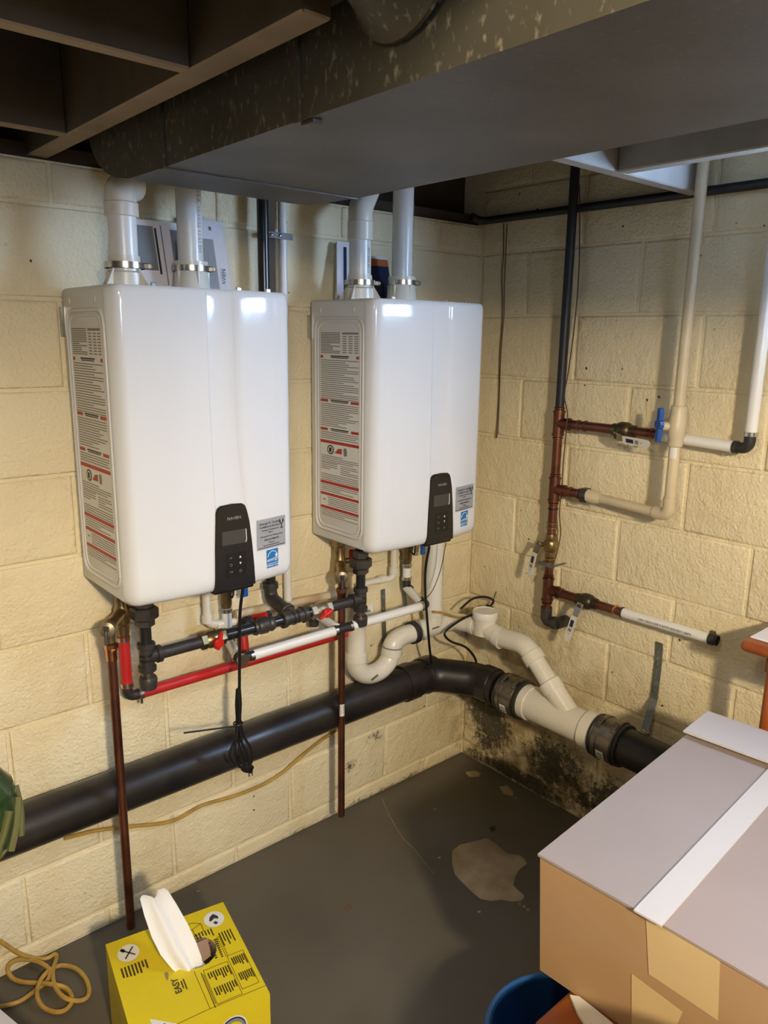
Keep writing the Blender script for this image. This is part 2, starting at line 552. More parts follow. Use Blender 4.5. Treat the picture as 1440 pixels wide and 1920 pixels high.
b_ = MB()
for x_ in (W3[0], (W3[0]+W3[1])/2-0.02, W3[1]-0.04): b_.span((x_, -4.30, W3[2]), (x_+0.04, -4.22, W3[3]))
b_.span((W3[0]+0.04, -4.30, W3[2]), (W3[1]-0.04, -4.22, W3[2]+0.035)).span((W3[0]+0.04, -4.30, W3[3]-0.035), (W3[1]-0.04, -4.22, W3[3]))
w3 = struct(b_.build('added_fill_window', 'frame_white', smooth=0))
for xa_, xb_ in ((W3[0]+0.04, (W3[0]+W3[1])/2-0.02), ((W3[0]+W3[1])/2+0.02, W3[1]-0.04)):
    MB().span((xa_, -4.262, W3[2]+0.035), (xb_, -4.256, W3[3]-0.035)).build('pane', 'pane_light', w3, smooth=0)
struct(MB().span((-4.2, -4.2, 0), (-4.4, 0.2, 2.2)).build('wall_far', 'wall_unpainted', smooth=0))
fl = struct(MB().span((-4.4, -4.4, -0.1), (0.2, 0.2, 0.0)).build('floor', 'floor_paint', smooth=0))
ce = struct(MB().span((-4.4, -4.4, 2.17), (0.2, 0.25, 2.22)).build('ceiling', 'subfloor', smooth=0))
# joists: bottoms at 1.983 where they bear on the block wall
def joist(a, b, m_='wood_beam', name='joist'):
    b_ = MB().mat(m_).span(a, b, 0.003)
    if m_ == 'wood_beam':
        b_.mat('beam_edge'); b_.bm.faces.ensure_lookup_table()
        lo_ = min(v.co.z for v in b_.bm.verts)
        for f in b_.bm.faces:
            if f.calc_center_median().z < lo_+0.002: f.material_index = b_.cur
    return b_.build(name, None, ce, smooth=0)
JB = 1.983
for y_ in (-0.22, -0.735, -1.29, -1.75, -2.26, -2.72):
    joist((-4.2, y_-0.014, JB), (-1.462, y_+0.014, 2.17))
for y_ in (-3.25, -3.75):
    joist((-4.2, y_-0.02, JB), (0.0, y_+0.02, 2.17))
for ya_, yb_ in ((-1.03, 0.10), (-3.2, -1.26)):
    joist((-1.462, ya_, JB), (-1.418, yb_, 2.17), name='trimmer_joist')
    joist((-1.416, ya_, JB+0.03), (-1.392, yb_, 2.17), 'wood_dark', name='trimmer_joist')
for y_ in (-0.775,):
    joist((-0.90, y_-0.012, JB), (-0.02, y_+0.026, 2.15), 'beam_pale')
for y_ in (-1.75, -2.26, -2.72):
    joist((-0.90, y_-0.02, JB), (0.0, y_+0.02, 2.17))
joist((-0.425, -1.73, JB-0.001), (-0.385, -0.788, 2.15), 'beam_pale', name='blocking')
joist((-0.92, -3.2, JB), (-0.88, 0.1, 2.17), 'wood_dark', name='trimmer_joist')
joist((-4.2, 0.02, JB-0.008), (0.0, 0.12, JB+0.03), 'wood_dark', name='sill_plate')
joist((-4.2, 0.09, JB+0.03), (0.0, 0.13, 2.17), 'wood_dark', name='rim_joist')
MB().span((-4.2, -0.56, 2.12), (-1.47, -0.40, 2.16)).build('floor_board', 'red_wood', ce, smooth=0)
for y0_, y1_ in ((-0.19, -0.02), (-0.40, -0.24)):
    MB().span((-4.2, y0_, 2.145), (-1.47, y1_, 2.165)).build('floor_board', 'wood_dark', ce, smooth=0)
# window high in the right-hand wall
def window(name, opening):
    y0, y1, z0, z1 = opening
    wf = MB().mat('frame_white')
    for a, b in (((0.02, y0, z0), (0.10, y0+0.035, z1)), ((0.02, y1-0.035, z0), (0.10, y1, z1)), ((0.02, y0+0.035, z0), (0.10, y1-0.035, z0+0.03)),
                 ((0.02, y0+0.035, z1-0.03), (0.10, y1-0.035, z1)), ((0.03, (y0+y1)/2-0.012, z0+0.03), (0.09, (y0+y1)/2+0.012, z1-0.03))):
        wf.span(a, b, 0.002)
    wn = struct(wf.build(name, smooth=0))
    ym = (y0+y1)/2
    for a, b in ((y0+0.035, ym-0.012), (ym+0.012, y1-0.035)):
        MB().span((0.055, a, z0+0.03), (0.061, b, z1-0.03)).build('pane', 'pane_light', wn, smooth=0)
window('window_1', WIN)

# floor patches and marks
def slab(pts, h, name, m_, parent):
    n = len(pts); b_ = MB()
    cx = sum(p[0] for p in pts)/n; cy = sum(p[1] for p in pts)/n
    lo = [b_.bm.verts.new((p[0], p[1], -0.001)) for p in pts]
    hi = [b_.bm.verts.new((cx+(p[0]-cx)*0.95, cy+(p[1]-cy)*0.95, h*random.uniform(0.7, 1.0))) for p in pts]
    h2 = [b_.bm.verts.new((cx+(p[0]-cx)*0.55, cy+(p[1]-cy)*0.55, h*random.uniform(0.9, 1.4))) for p in pts]
    c_ = b_.bm.verts.new((cx, cy, h*1.2))
    for i in range(n):
        j = (i+1) % n
        b_.face((lo[i], lo[j], hi[j], hi[i])); b_.face((hi[i], hi[j], h2[j], h2[i])); b_.face((h2[i], h2[j], c_))
    return b_.build(name, m_, parent, smooth=60)
slab([(-0.458, -0.390, 0.000), (-0.415, -0.385, 0.000), (-0.368, -0.403, 0.000), (-0.323, -0.418, 0.000), (-0.320, -0.446, 0.000), (-0.323, -0.478, 0.000), (-0.329, -0.514, 0.000), (-0.305, -0.545, 0.000), (-0.307, -0.566, 0.000), (-0.320, -0.587, 0.000),
      (-0.358, -0.588, 0.000), (-0.391, -0.599, 0.000), (-0.429, -0.622, 0.000), (-0.441, -0.650, 0.000), (-0.442, -0.675, 0.000), (-0.463, -0.680, 0.000), (-0.486, -0.664, 0.000), (-0.504, -0.638, 0.000), (-0.533, -0.622, 0.000), (-0.550, -0.596, 0.000), (-0.547, -0.559, 0.000), (-0.540, -0.513, 0.000), (-0.532, -0.474, 0.000), (-0.504, -0.435, 0.000)], 0.004, 'concrete_patch', 'patch', fl)
slab([(-0.092, -0.105, 0.000), (-0.056, -0.121, 0.000), (-0.051, -0.149, 0.000), (-0.076, -0.160, 0.000), (-0.104, -0.137, 0.000)], 0.0015, 'concrete_patch', 'patch', fl)
slab([(-0.065, -0.251, 0.000), (-0.036, -0.262, 0.000), (-0.049, -0.303, 0.000), (-0.072, -0.323, 0.000), (-0.088, -0.293, 0.000)], 0.0015, 'concrete_patch', 'patch', fl)
for u_ in (((-0.591, -0.629, 0.000)), ((-0.075, -0.337, 0.000)), ((-0.346, -0.199, 0.000)), ((-1.168, -0.038, 0.000)), ((-0.512, -0.389, 0.000)), ((-0.475, -0.684, 0.000)), ((-0.474, -0.699, 0.000)), ((-0.476, -0.714, 0.000))):
    a = random.uniform(0, 6)
    slab([(u_[0]+random.uniform(0.004, 0.009)*math.cos(a+t), u_[1]+random.uniform(0.003, 0.006)*math.sin(a+t), 0) for t in (0, 1.3, 2.4, 3.6, 5)], 0.002, 'paint_flake', 'patch', fl)
for pts in ([(-0.277, -0.387, 0.000), (-0.250, -0.391, 0.000), (-0.265, -0.409, 0.000), (-0.286, -0.409, 0.000)], ):
    slab(pts, 0.0012, 'dark_spot', 'rubber', fl)
ring = MB(); rc = V((-0.870, -0.374, 0.000)); rc.z = 0.001
ring.tube([rc+V((0.010*math.cos(t*PI/8), 0.010*math.sin(t*PI/8), 0)) for t in range(17)], 0.0013, 6, caps=False)
ring.build('rust_ring', 'rust', fl)
crk = MB(); prev = None
cp = [(-0.445, -0.031, 0.000), (-0.492, -0.125, 0.000), (-0.517, -0.189, 0.000), (-0.537, -0.245, 0.000), (-0.544, -0.302, 0.000), (-0.568, -0.388, 0.000), (-0.579, -0.435, 0.000)]
crk.tube([(p[0], p[1], 0.0004) for p in cp], 0.0011, 5)
crk.build('crack', 'patch', fl)

# ------------------------------------------------------------------ water heaters
def warning_label(t, x, parent):
    y0_, y1_, zt, zb = -0.060, -0.238, 1.620, 1.087
    H = zt-zb; Wd = y0_-y1_
    def P(a, t_, k=0): return (x-0.0004*(1+k), y0_-a*Wd, zt-t_*H)
    lb = MB().mat('label_white')
    lb.poly([P(0, 0), P(1, 0), P(1, 1), P(0, 1)])
    def rect(a, b, t0, t1, m_, k=1):
        lb.mat(m_); lb.poly([P(a, t0, k), P(b, t0, k), P(b, t1, k), P(a, t1, k)])
    rnd = random.Random(3)
    def lines(t0, t1, a=0.02, b=0.98, step=0.0105, th=0.0042):
        q = t0
        while q < t1:
            e = b if rnd.random() < 0.7 else a+(b-a)*rnd.uniform(0.35, 0.95)
            rect(a, e, q, q+th, 'label_line'); q += step
    lines(0.004, 0.112, 0.02, 0.52, 0.0085, 0.0048)
    rect(0.57, 0.97, 0.004, 0.014, 'label_line')
    for i in range(8):
        for a in (0.58, 0.73, 0.87): rect(a, a+0.10, 0.022+i*0.0115, 0.027+i*0.0115, 'label_line')
    for t0, s_ in ((0.122, 0.07), (0.352, 0.20), (0.505, 0.19)):
        rect(0.01, 0.01+s_, t0, t0+0.014, 'label_red'); rect(0.99-s_, 0.99, t0, t0+0.014, 'label_red')
        rect(0.27, 0.74, t0, t0+0.0065, 'black_print'); rect(0.29, 0.72, t0+0.009, t0+0.0135, 'black_print')
    lines(0.145, 0.345); lines(0.375, 0.498); lines(0.527, 0.562)
    rect(0, 1, 0.572, 0.588, 'label_red')
    lines(0.655, 0.690); lines(0.695, 0.735, 0.02, 0.45); lines(0.700, 0.752, 0.53, 0.98); lines(0.757, 0.792)
    rect(0, 1, 0.797, 0.813, 'label_red'); lines(0.818, 0.858)
    rect(0, 1, 0.862, 0.877, 'label_red'); lines(0.884, 0.932, 0.2, 0.98); rect(0.06, 0.14, 0.90, 0.906, 'label_line')
    rect(0, 1, 0.938, 0.953, 'label_red'); lines(0.958, 0.998)
    lb.mat('black_print'); lb.poly([P(0.27+0.09*math.cos(i*PI/8), 0.621+0.026*math.sin(i*PI/8), 1) for i in range(16)])
    lb.mat('label_white'); lb.poly([P(0.27+0.065*math.cos(i*PI/8), 0.621+0.019*math.sin(i*PI/8), 2) for i in range(16)])
    rect(0.235, 0.305, 0.609, 0.634, 'black_print', 3)
    lb.mat('label_red'); lb.poly([P(0.38, 0.636, 1), P(0.57, 0.636, 1), P(0.57, 0.606, 1), P(0.47, 0.610, 1)])
    lb.mat('grey_print'); lb.poly([P(0.61, 0.604, 1), P(0.67, 0.598, 1), P(0.70, 0.612, 1), P(0.70, 0.640, 1), P(0.62, 0.644, 1)])
    lb.build('warning_label', parent=parent, smooth=0, label='white printed label with red bars')

def heater(xc, label):
    t = thing('water_heater', label, 'water heater', (xc, -0.15, 1.010), 'wall-hung white water heaters')
    hw, seam, zb, zt = 0.222, 0.262, 1.010, 1.706
    bd = MB().span((xc-hw+0.0015, -seam+0.001, zb+0.006), (xc+hw-0.0015, -0.008, zt), 0.010, 3).build('body', 'enamel_side', t, smooth=35)
    ribs = MB()
    def rr(y0_, y1_, z0_, z1_, r_):
        out = []
        for cy, cz, a0 in ((y0_+r_, z0_+r_, PI), (y1_-r_, z0_+r_, 1.5*PI), (y1_-r_, z1_-r_, 0), (y0_+r_, z1_-r_, 0.5*PI)):
            for k in range(5):
                a = a0+k*PI/8
                out.append((xc-hw+0.0012, cy+r_*math.cos(a), cz+r_*math.sin(a)))
        return out
    for e, r_ in ((0.0, 0.0045), (0.011, 0.003)):
        q = rr(-0.252+e, -0.036-e, 1.048+e, 1.656-e, 0.03)
        ribs.tube(q+[q[0]], r_, 8, caps=False)
    ribs.build('embossed_rib', 'enamel_side', bd, smooth=60)
    for y_ in (-0.06, -0.21):
        MB().sphere((xc-hw+0.001, y_, 1.678), 0.005, 10, 6, (0.5, 0.7, 1.5)).build('dimple', 'enamel_side', bd)
    MB().span((xc-hw-0.004, -0.014, 1.60), (xc-hw+0.004, -0.004, 1.665)).build('side_bracket', 'steel', t, smooth=0)
    # curved front cover
    def prof(z):
        f = max(0.0, min(1.0, (1.46-z)/0.24))
        cl, cr = -0.012+0.004*f, 0.053+0.018*f*f
        pts = []
        for k in range(9):
            a = PI-k*(PI*0.445)/8
            pts.append((-0.187+0.035*math.cos(a), 0.2565+0.035*math.sin(a)))
        for k in range(1, 11):
            q = k/10; u = -0.1815+(cl-0.003+0.1815)*q
            pts.append((u, 0.304-0.0135*(1-q)**2))
        pts.append((cl, 0.3012)); pts.append((cl+0.003, 0.3004))
        pts.append(((cl+cr)/2, 0.3010))
        pts.append((cr-0.004, 0.3006)); pts.append((cr, 0.3018))
        for k in range(0, 10):
            q = k/10; u = cr+0.005+(0.1815-cr-0.005)*q
            pts.append((u, 0.304-0.0135*q**2))
        for k in range(8, -1, -1):
            a = k*(PI*0.445)/8
            pts.append((0.187+0.035*math.cos(a), 0.2565+0.035*math.sin(a)))
        return [(-hw, seam)]+pts+[(hw, seam)]
    rows = [(zb, 0.030), (zb+0.002, 0.021), (zb+0.007, 0.012), (zb+0.014, 0.006), (zb+0.023, 0.0018), (zb+0.034, 0.0)]
    rows += [(zb+0.034+i*(zt-zb-0.05)/22, 0.0) for i in range(1, 23)]
    rows += [(zt-0.008, 0.0025), (zt-0.003, 0.006), (zt, 0.012)]
    cv = MB(); rg = []
    for z, e in rows:
        pr = prof(z); ring_ = []
        for i, (u, d) in enumerate(pr):
            a = pr[max(i-1, 0)]; b = pr[min(i+1, len(pr)-1)]
            tx, ty = b[0]-a[0], b[1]-a[1]; l = math.hypot(tx, ty) or 1
            nx, ny = -ty/l, tx/l
            if i in (0, len(pr)-1): nx, ny = (-1 if i == 0 else 1), 0
            if nx*u < 0 and abs(u) > 0.18: nx = -nx
            ring_.append(cv.bm.verts.new((xc+u-nx*e*0.75*(1 if abs(u) > 0.17 else 0), -(d-abs(ny)*e*0.6), z)))
        rg.append(ring_)
    for a, b in zip(rg, rg[1:]):
        for k in range(len(a)-1): cv.face((a[k], a[k+1], b[k+1], b[k]))
    cv.face(rg[0]); cv.face(rg[-1][::-1])
    cv.build('front_cover', 'enamel', t, smooth=32)
    # control panel
    def G(u, z, lift=0.0): return (xc+u, -0.3072-lift, z)
    side_l = [(-0.0185, 1.014), (-0.0165, 1.06), (-0.0145, 1.12), (-0.0115, 1.175), (-0.0085, 1.203)]
    top = [(-0.004, 1.214), (0.004, 1.2195), (0.035, 1.2215), (0.060, 1.2195), (0.068, 1.2145), (0.0725, 1.203)]
    side_r = [(0.079, 1.175), (0.085, 1.12), (0.0895, 1.06), (0.0915, 1.014)]
    out = side_l+top+side_r
    cp_ = MB(); lay_ = []
    for dd, sc in ((0.012, 1.0), (0.0015, 1.0), (0.0, 0.985)):
        lay_.append([cp_.bm.verts.new((xc+0.037+(u-0.037)*sc, -0.3072+dd, 1.11+(z-1.11)*sc)) for u, z in out])
    for a, b in zip(lay_, lay_[1:]):
        for i in range(len(a)): cp_.face((a[i], a[(i+1) % len(a)], b[(i+1) % len(a)], b[i]))
    cp_.face(lay_[-1])
    cp_.span((xc-0.0180, -0.300, 1.004), (xc+0.0910, -0.265, 1.016), 0.004, 2)
    panel = cp_.build('control_panel', 'panel_black', t, smooth=40)
    MB().span(G(0.003, 1.124), G(0.0665, 1.1575, 0.0008)).build('screen', 'lcd', panel, smooth=0)
    gl = MB(); gl.tube([G(0.0675, 1.157, 0.001), G(0.0685, 1.130, 0.001), G(0.066, 1.1245, 0.001)], 0.0010, 6, bend=0.002)
    gl.build('screen_edge', 'white_print', panel)
    kp = MB().span(G(0.012, 1.043), G(0.066, 1.103, 0.0005), 0.0).build('keypad', 'button_black', panel, smooth=0)
    text('brand_lettering', 'NAVIEN', 0.0105, G(0.037, 1.187), (1, 0, 0), (0, 0, 1), 'grey_print', panel, lift=0.0004, bold=0.0002)
    text('key_symbol', 'M', 0.0075, G(0.0245, 1.0905), (1, 0, 0), (0, 0, 1), 'grey_print', kp, lift=0.0012)
    text('key_symbol', 'OK', 0.0070, G(0.0245, 1.0565), (1, 0, 0), (0, 0, 1), 'grey_print', kp, lift=0.0012)
    ar = MB()
    ar.tube([G(0.0205, 1.0760, 0.001), G(0.0265, 1.0760, 0.001), G(0.028, 1.0735, 0.001), G(0.0265, 1.071, 0.001), G(0.022, 1.071, 0.001)], 0.0006, 5)
    ar.build('key_symbol', 'grey_print', kp)
    MB().prism([G(0.047, 1.088, 0.0008), G(0.053, 1.088, 0.0008), G(0.050, 1.0935, 0.0008)], (0, -0.0003, 0)).build('arrow_key', 'white_print', kp, smooth=0)
    MB().prism([G(0.047, 1.0770, 0.0008), G(0.053, 1.0770, 0.0008), G(0.050, 1.0715, 0.0008)], (0, -0.0003, 0)).build('arrow_key', 'white_print', kp, smooth=0)
    pw = MB(); pw.tube([G(0.050+0.003*math.cos(i*PI/6), 1.0555+0.003*math.sin(i*PI/6), 0.001) for i in range(13)], 0.0005, 5, caps=False)
    pw.build('power_key', 'grey_print', kp)
    warning_label(t, xc-hw, t)
    # stickers lie on the gently curved right half of the cover
    def S(u, z, lift=0.0006):
        pr = prof(z)
        for a, b in zip(pr, pr[1:]):
            if a[0] <= u <= b[0] and b[0] > a[0]:
                return (xc+u, -(a[1]+(b[1]-a[1])*(u-a[0])/(b[0]-a[0]))-lift, z)
        return (xc+u, -0.304-lift, z)
    def sheet(name, u0, u1, z0_, z1_, m_, lift=0.0006, parent=t):
        s_ = MB(); n = 8
        vs = [[s_.bm.verts.new(S(u0+(u1-u0)*i/n, z_, lift)) for i in range(n+1)] for z_ in (z0_, z1_)]
        for i in range(n): s_.face((vs[0][i], vs[0][i+1], vs[1][i+1], vs[1][i]))
        return s_.build(name, m_, parent, smooth=60)
    st = sheet('company_sticker', 0.099, 0.190, 1.094, 1.171, 'sticker_silver')
    tilt = (0.99, 0.12, 0)
    def line(body, u, z, size, m_='black_print', par=st, bold=0.0001):
        p_ = S(u, z, 0.0009)
        a = S(u+0.02, z); b = S(u-0.02, z)
        text('printed_line', body, size, p_, (a[0]-b[0], a[1]-b[1], 0), (0, 0, 1), m_, par, lift=0.0008, bold=bold)
    line('George R. Coulter', 0.139, 1.1595, 0.0088)
    line('PLUMBING & HEATING', 0.139, 1.1505, 0.0062)
    line('Plumbing and Heating Service', 0.141, 1.1425, 0.0046)
    line('Repairs', 0.141, 1.1365, 0.0046)
    line('We Install All Your Plumbing Needs', 0.1445, 1.1270, 0.0050)
    line('FREE ESTIMATES', 0.1445, 1.1175, 0.0068)
    line('Phone:', 0.1445, 1.1100, 0.0062)
    for zz, a, b in ((1.1035, 0.118, 0.170), (1.0985, 0.103, 0.187)):
        sheet('printed_rule', a, b, zz-0.0009, zz+0.0009, 'black_print', 0.0010, st)
    fg = MB()
    def Q(u, z): return S(u, z, 0.0014)
    for pts in ([(0.170, 1.158), (0.176, 1.150), (0.181, 1.152), (0.184, 1.160)], [(0.178, 1.151), (0.178, 1.141)], [(0.174, 1.1405), (0.182, 1.1405)], [(0.180, 1.156), (0.183, 1.164)], [(0.172, 1.163), (0.175, 1.153)]):
        fg.tube([Q(*q) for q in pts], 0.0011, 5)
    fg.build('printed_figure', 'black_print', st)
    es = sheet('energy_sticker', 0.1275, 0.1655, 1.044, 1.0905, 'sticker_blue')
    arc = MB(); arc.tube([S(0.1465+0.0165*math.cos(PI*0.1+i*PI*0.8/12), 1.0665+0.0195*math.sin(PI*0.1+i*PI*0.8/12), 0.0012) for i in range(13)], 0.0008, 5)
    arc.tube([S(0.129, 1.0545, 0.0012), S(0.164, 1.0545, 0.0012)], 0.0006, 5)
    star = [(0.159+(0.006 if i % 2 == 0 else 0.0024)*math.sin(i*PI/5), 1.0735+(0.007 if i % 2 == 0 else 0.0028)*math.cos(i*PI/5)) for i in range(10)]
    arc.poly([S(u, z, 0.0012) for u, z in star])
    arc.build('printed_arc', 'white_print', es)
    text('printed_word', 'energy', 0.0125, S(0.1455, 1.0655, 0.0010), (1, 0.10, 0.12), (0, 0, 1), 'white_print', es, lift=0.0008, bold=0.0001)
    text('printed_word', 'ENERGY STAR', 0.0062, S(0.1465, 1.0495, 0.0010), (1, 0.10, 0), (0, 0, 1), 'white_print', es, lift=0.0008, bold=0.0001)
    # small screws standing on the top edge
    for u in (-0.10, 0.11, 0.19):
        MB().span((xc+u-0.006, -0.235, zt-0.004), (xc+u+0.006, -0.228, zt+0.010), 0.001).build('top_tab', 'steel', t, smooth=0)
    return t
H1, H2 = -1.2, -0.507
heater(H1, 'white wall-hung water heater on the left, nearest the camera, above the yellow box')
heater(H2, 'white wall-hung water heater on the right, next to the room corner')

# ------------------------------------------------------------------ vents on top of the heaters
def clamp_screw(b_, c, d, l=0.02):
    b_.hexa(V(c)-V(d).normalized()*l/2, V(c)+V(d).normalized()*l/2, 0.006, 0.001)
def vent(name, base, topz, r, label, style, group='vent pipes above the heaters'):
    t = thing(name, label, 'vent pipe', (base[0], base[1], 1.7062), group)
    x, y = base[0], base[1]
    if style == 'collar':
        MB().lathe((x, y, 1.7062), (0, 0, 1), [(0, r+0.012), (0.030, r+0.010), (0.034, r+0.004), (0.046, r+0.004), (0.066, r+0.003), (0.066, r)], 24).build('collar', 'pvc', t)
        for k in range(4):
            a = k*PI/2+0.5
            d = V((math.cos(a), math.sin(a), 0)); e = V((-math.sin(a), math.cos(a), 0))
            q = V((x, y, 1.7063))+d*(r+0.008)
            MB().prism([q+e*0.002, q+d*0.026+e*0.002, q+V((0, 0, 0.04))+e*0.002], -e*0.004).build('collar_fin', 'pvc', t, smooth=0)
        zc = 1.752
    else:
        MB().lathe((x, y, 1.7062), (0, 0, 1), [(0, r+0.016), (0.05, r+0.008), (0.052, r+0.010), (0.072, r+0.010), (0.072, r)], 24).build('collar', 'pvc', t)
        for k in range(5):
            a = k*2*PI/5+0.9
            MB().span((x+(r+0.009)*math.cos(a)-0.004, y+(r+0.009)*math.sin(a)-0.004, 1.7063), (x+(r+0.009)*math.cos(a)+0.004, y+(r+0.009)*math.sin(a)+0.004, 1.768), 0.002).build('collar_fin', 'pvc', t, smooth=0)
        zc = 1.762
    cl = MB().lathe((x, y, zc-0.0065), (0, 0, 1), [(0, r+0.0125), (0.013, r+0.0125), (0.013, r+0.011), (0, r+0.011), (0, r+0.0125)], 28).build('hose_clamp', 'steel', t)
    sc_ = MB(); d = V((0.7, -0.7, 0))
    q = V((x, y, zc))+V((0.88, -0.47, 0))*(r+0.016)
    sc_.box(q, (0.014, 0.012, 0.013), Matrix.Rotation(-0.5, 3, 'Z'), 0.002)
    clamp_screw(sc_, q+V((0.010, 0.004, 0)), (0.47, 0.88, 0), 0.022)
    sc_.build('clamp_screw', 'clamp_steel', cl, smooth=30)
    return t
pv1 = (-1.333, -0.165, 1.794)
pv2 = (-1.136, -0.090, 1.840)
pv3 = (-0.659, -0.150, 1.850)
pv4 = (-0.485, -0.130, 1.895)
R2 = 0.0302
t = vent('vent_pipe', pv1, 1.9, R2, 'white plastic vent pipe with an elbow on top, left end of the left heater', 'collar')
MB().cyl((pv1[0], pv1[1], 1.745), (pv1[0], pv1[1], 1.868), R2).build('pipe', 'pvc_white', t)
e_ = MB(); e_.cyl((pv1[0], pv1[1], 1.852), (pv1[0], pv1[1], 1.882), R2+0.0055, 24, 0.002)
e_.tube([(pv1[0], pv1[1], 1.880), (pv1[0], pv1[1], 1.908), (pv1[0]+0.045, pv1[1]+0.045, 1.925)], R2+0.003, 20, bend=0.026)
e_.build('elbow', 'pvc', t)
t = vent('vent_pipe', pv2, 2.16, R2, 'straight white vent pipe printed with lettering, at the middle of the left heater', 'cone')
pp = MB().cyl((pv2[0], pv2[1], 1.745), (pv2[0], pv2[1], 2.16), R2).build('pipe', 'pvc_white', t)
text('printed_line', 'U.S.A. 10/10/22 11:51 EH', 0.014, (pv2[0]+R2*0.30, pv2[1]-R2*0.955, 1.87), (0, 0, -1), (0.95, 0.30, 0), 'grey_print', pp, lift=0.0018)
t = vent('vent_pipe', pv3, 1.9, R2, 'white vent pipe with a shallow elbow under the duct, left side of the right heater', 'collar')
pp = MB().cyl((pv3[0], pv3[1], 1.745), (pv3[0], pv3[1], 1.905), R2).build('pipe', 'pvc_white', t)
text('printed_line', '11 OF EXT USA', 0.010, (pv3[0]+R2*0.2, pv3[1]-R2*0.98, 1.81), (0, 0, 1), (-0.98, -0.2, 0), 'black_print', pp, lift=0.0012)
e_ = MB(); e_.cyl((pv3[0], pv3[1], 1.862), (pv3[0], pv3[1], 1.912), R2+0.005, 24, 0.002)
e_.tube([(pv3[0], pv3[1], 1.91), (pv3[0], pv3[1], 1.945), (pv3[0]+0.05, pv3[1]+0.03, 2.0), (pv3[0]+0.10, pv3[1]+0.06, 2.055), (pv3[0]+0.115, pv3[1]+0.07, 2.165)], R2+0.003, 20, bend=0.03)
e_.build('elbow', 'pvc', t)
t = vent('vent_pipe', pv4, 2.16, R2, 'straight white vent pipe nearest the room corner, on the right heater', 'cone')
pp = MB().cyl((pv4[0], pv4[1], 1.745), (pv4[0], pv4[1], 2.16), R2).build('pipe', 'pvc_white', t)
text('printed_line', 'ASTM D 1785 NSF-PW  U.S.A.', 0.013, (pv4[0]+R2*0.55, pv4[1]-R2*0.84, 1.90), (0, 0, -1), (0.84, 0.55, 0), 'grey_print', pp, lift=0.0018)

# manuals in plastic bags standing behind the vents
def leaflet(name, a, b, h, y, lean, label, prints, group=None, z=1.7065):
    t = thing(name, label, 'leaflet', ((a+b)/2, y, z), group)
    def P(u, v, k): return (a+(b-a)*u+lean*v, y+0.03*v-k*0.0012, z+h*v)
    MB().prism([P(0, 0, 0), P(1, 0, 0), P(1, 1, 0), P(0, 1, 0)], (0, 0.004, 0)).build('sheet', 'paper', t, smooth=0)
    for u0, u1, v0, v1, m_ in prints:
        MB().prism([P(u0, v0, 0.3), P(u1, v0, 0.3), P(u1, v1, 0.3), P(u0, v1, 0.3)], (0, -0.0003, 0)).build('printed_area', m_, t, smooth=0)
    return t, P
xl = (-1.262, -0.030, 1.762)[0]; xr = (-1.005, -0.030, 1.779)[0]
t, P = leaflet('manual', xl, xl+0.135, 0.165, -0.055, -0.004, 'white instruction leaflet between the two vent pipes of the left heater',
        [(0.12, 0.48, 0.30, 0.92, 'flyer_grey'), (0.50, 0.54, 0.25, 0.90, 'black_print'), (0.62, 0.64, 0.1, 0.95, 'grey_print'), (0.80, 0.97, 0.45, 0.90, 'flyer_grey'), (0.3, 0.36, 0.3, 0.36, 'black_print')])
t, P = leaflet('manual', xr-0.105, xr+0.005, 0.182, -0.045, -0.006, 'grey printed manual in clear film right of the middle vent pipe, left heater',
        [(0.30, 0.70, 0.05, 0.75, 'flyer_grey'), (0.62, 0.69, 0.87, 0.92, 'black_print')])
text('printed_word', 'NAVIEN', 0.014, P(0.84, 0.22, 0.8), (0, 0, 1), (-1, 0, 0), 'black_print', t, lift=0.001, bold=0.0003)
q = MB(); n = 10
for s_ in (0,):
    vs = [[q.bm.verts.new(V(P(-0.05+1.15*i/n, v, 3))+V((0, -0.004*math.sin(i*1.7+v*5), 0))) for i in range(n+1)] for v in (0.0, 0.25, 0.5, 0.75, 1.04)]
    for a, b in zip(vs, vs[1:]):
        for i in range(n): q.face((a[i], a[i+1], b[i+1], b[i]))
q.build('clear_film', 'bag_film', t)
xa = (-0.660, -0.030, 1.801)[0]; xb = (-0.463, -0.060, 1.812)[0]
leaflet('manual', xa-0.005, xa+0.05, 0.165, -0.055, 0.022, 'curled white manual with a dark spine left of the vent pipes, right heater', [(0.42, 0.62, 0.0, 0.92, 'flyer_navy')])
leaflet('manual', xb-0.085, xb+0.015, 0.135, -0.05, 0.0, 'navy and orange leaflet between the vent pipes of the right heater',
        [(0.22, 1.0, 0.10, 0.80, 'flyer_navy'), (0.22, 1.0, 0.80, 0.95, 'flyer_orange'), (0.04, 0.14, 0.3, 0.85, 'grey_print')])

# ------------------------------------------------------------------ sheet-metal duct under the joists
t = thing('duct', 'large speckled sheet-metal duct running under the joists', 'duct', (-1.16, -1.8, 1.900))
DX0, DX1, DZ0, DZ1 = -1.383, -0.940, 1.900, 2.12
cuts = [-0.484, -0.905, -2.2, -3.9]
for a, b in zip(cuts, cuts[1:]):
    d_ = MB()
    d_.mat('duct_side').poly([(DX0, a, DZ0), (DX0, b, DZ0), (DX0, b, DZ1), (DX0, a, DZ1)])
    d_.poly([(DX1, a, DZ0), (DX1, b, DZ0), (DX1, b, DZ1), (DX1, a, DZ1)])
    d_.mat('duct_bottom').poly([(DX0, a, DZ0), (DX1, a, DZ0), (DX1, b, DZ0), (DX0, b, DZ0)])
    d_.mat('duct_side').poly([(DX0, a, DZ1), (DX1, a, DZ1), (DX1, b, DZ1), (DX0, b, DZ1)])
    d_.build('duct_section', parent=t, smooth=0)
en = MB()
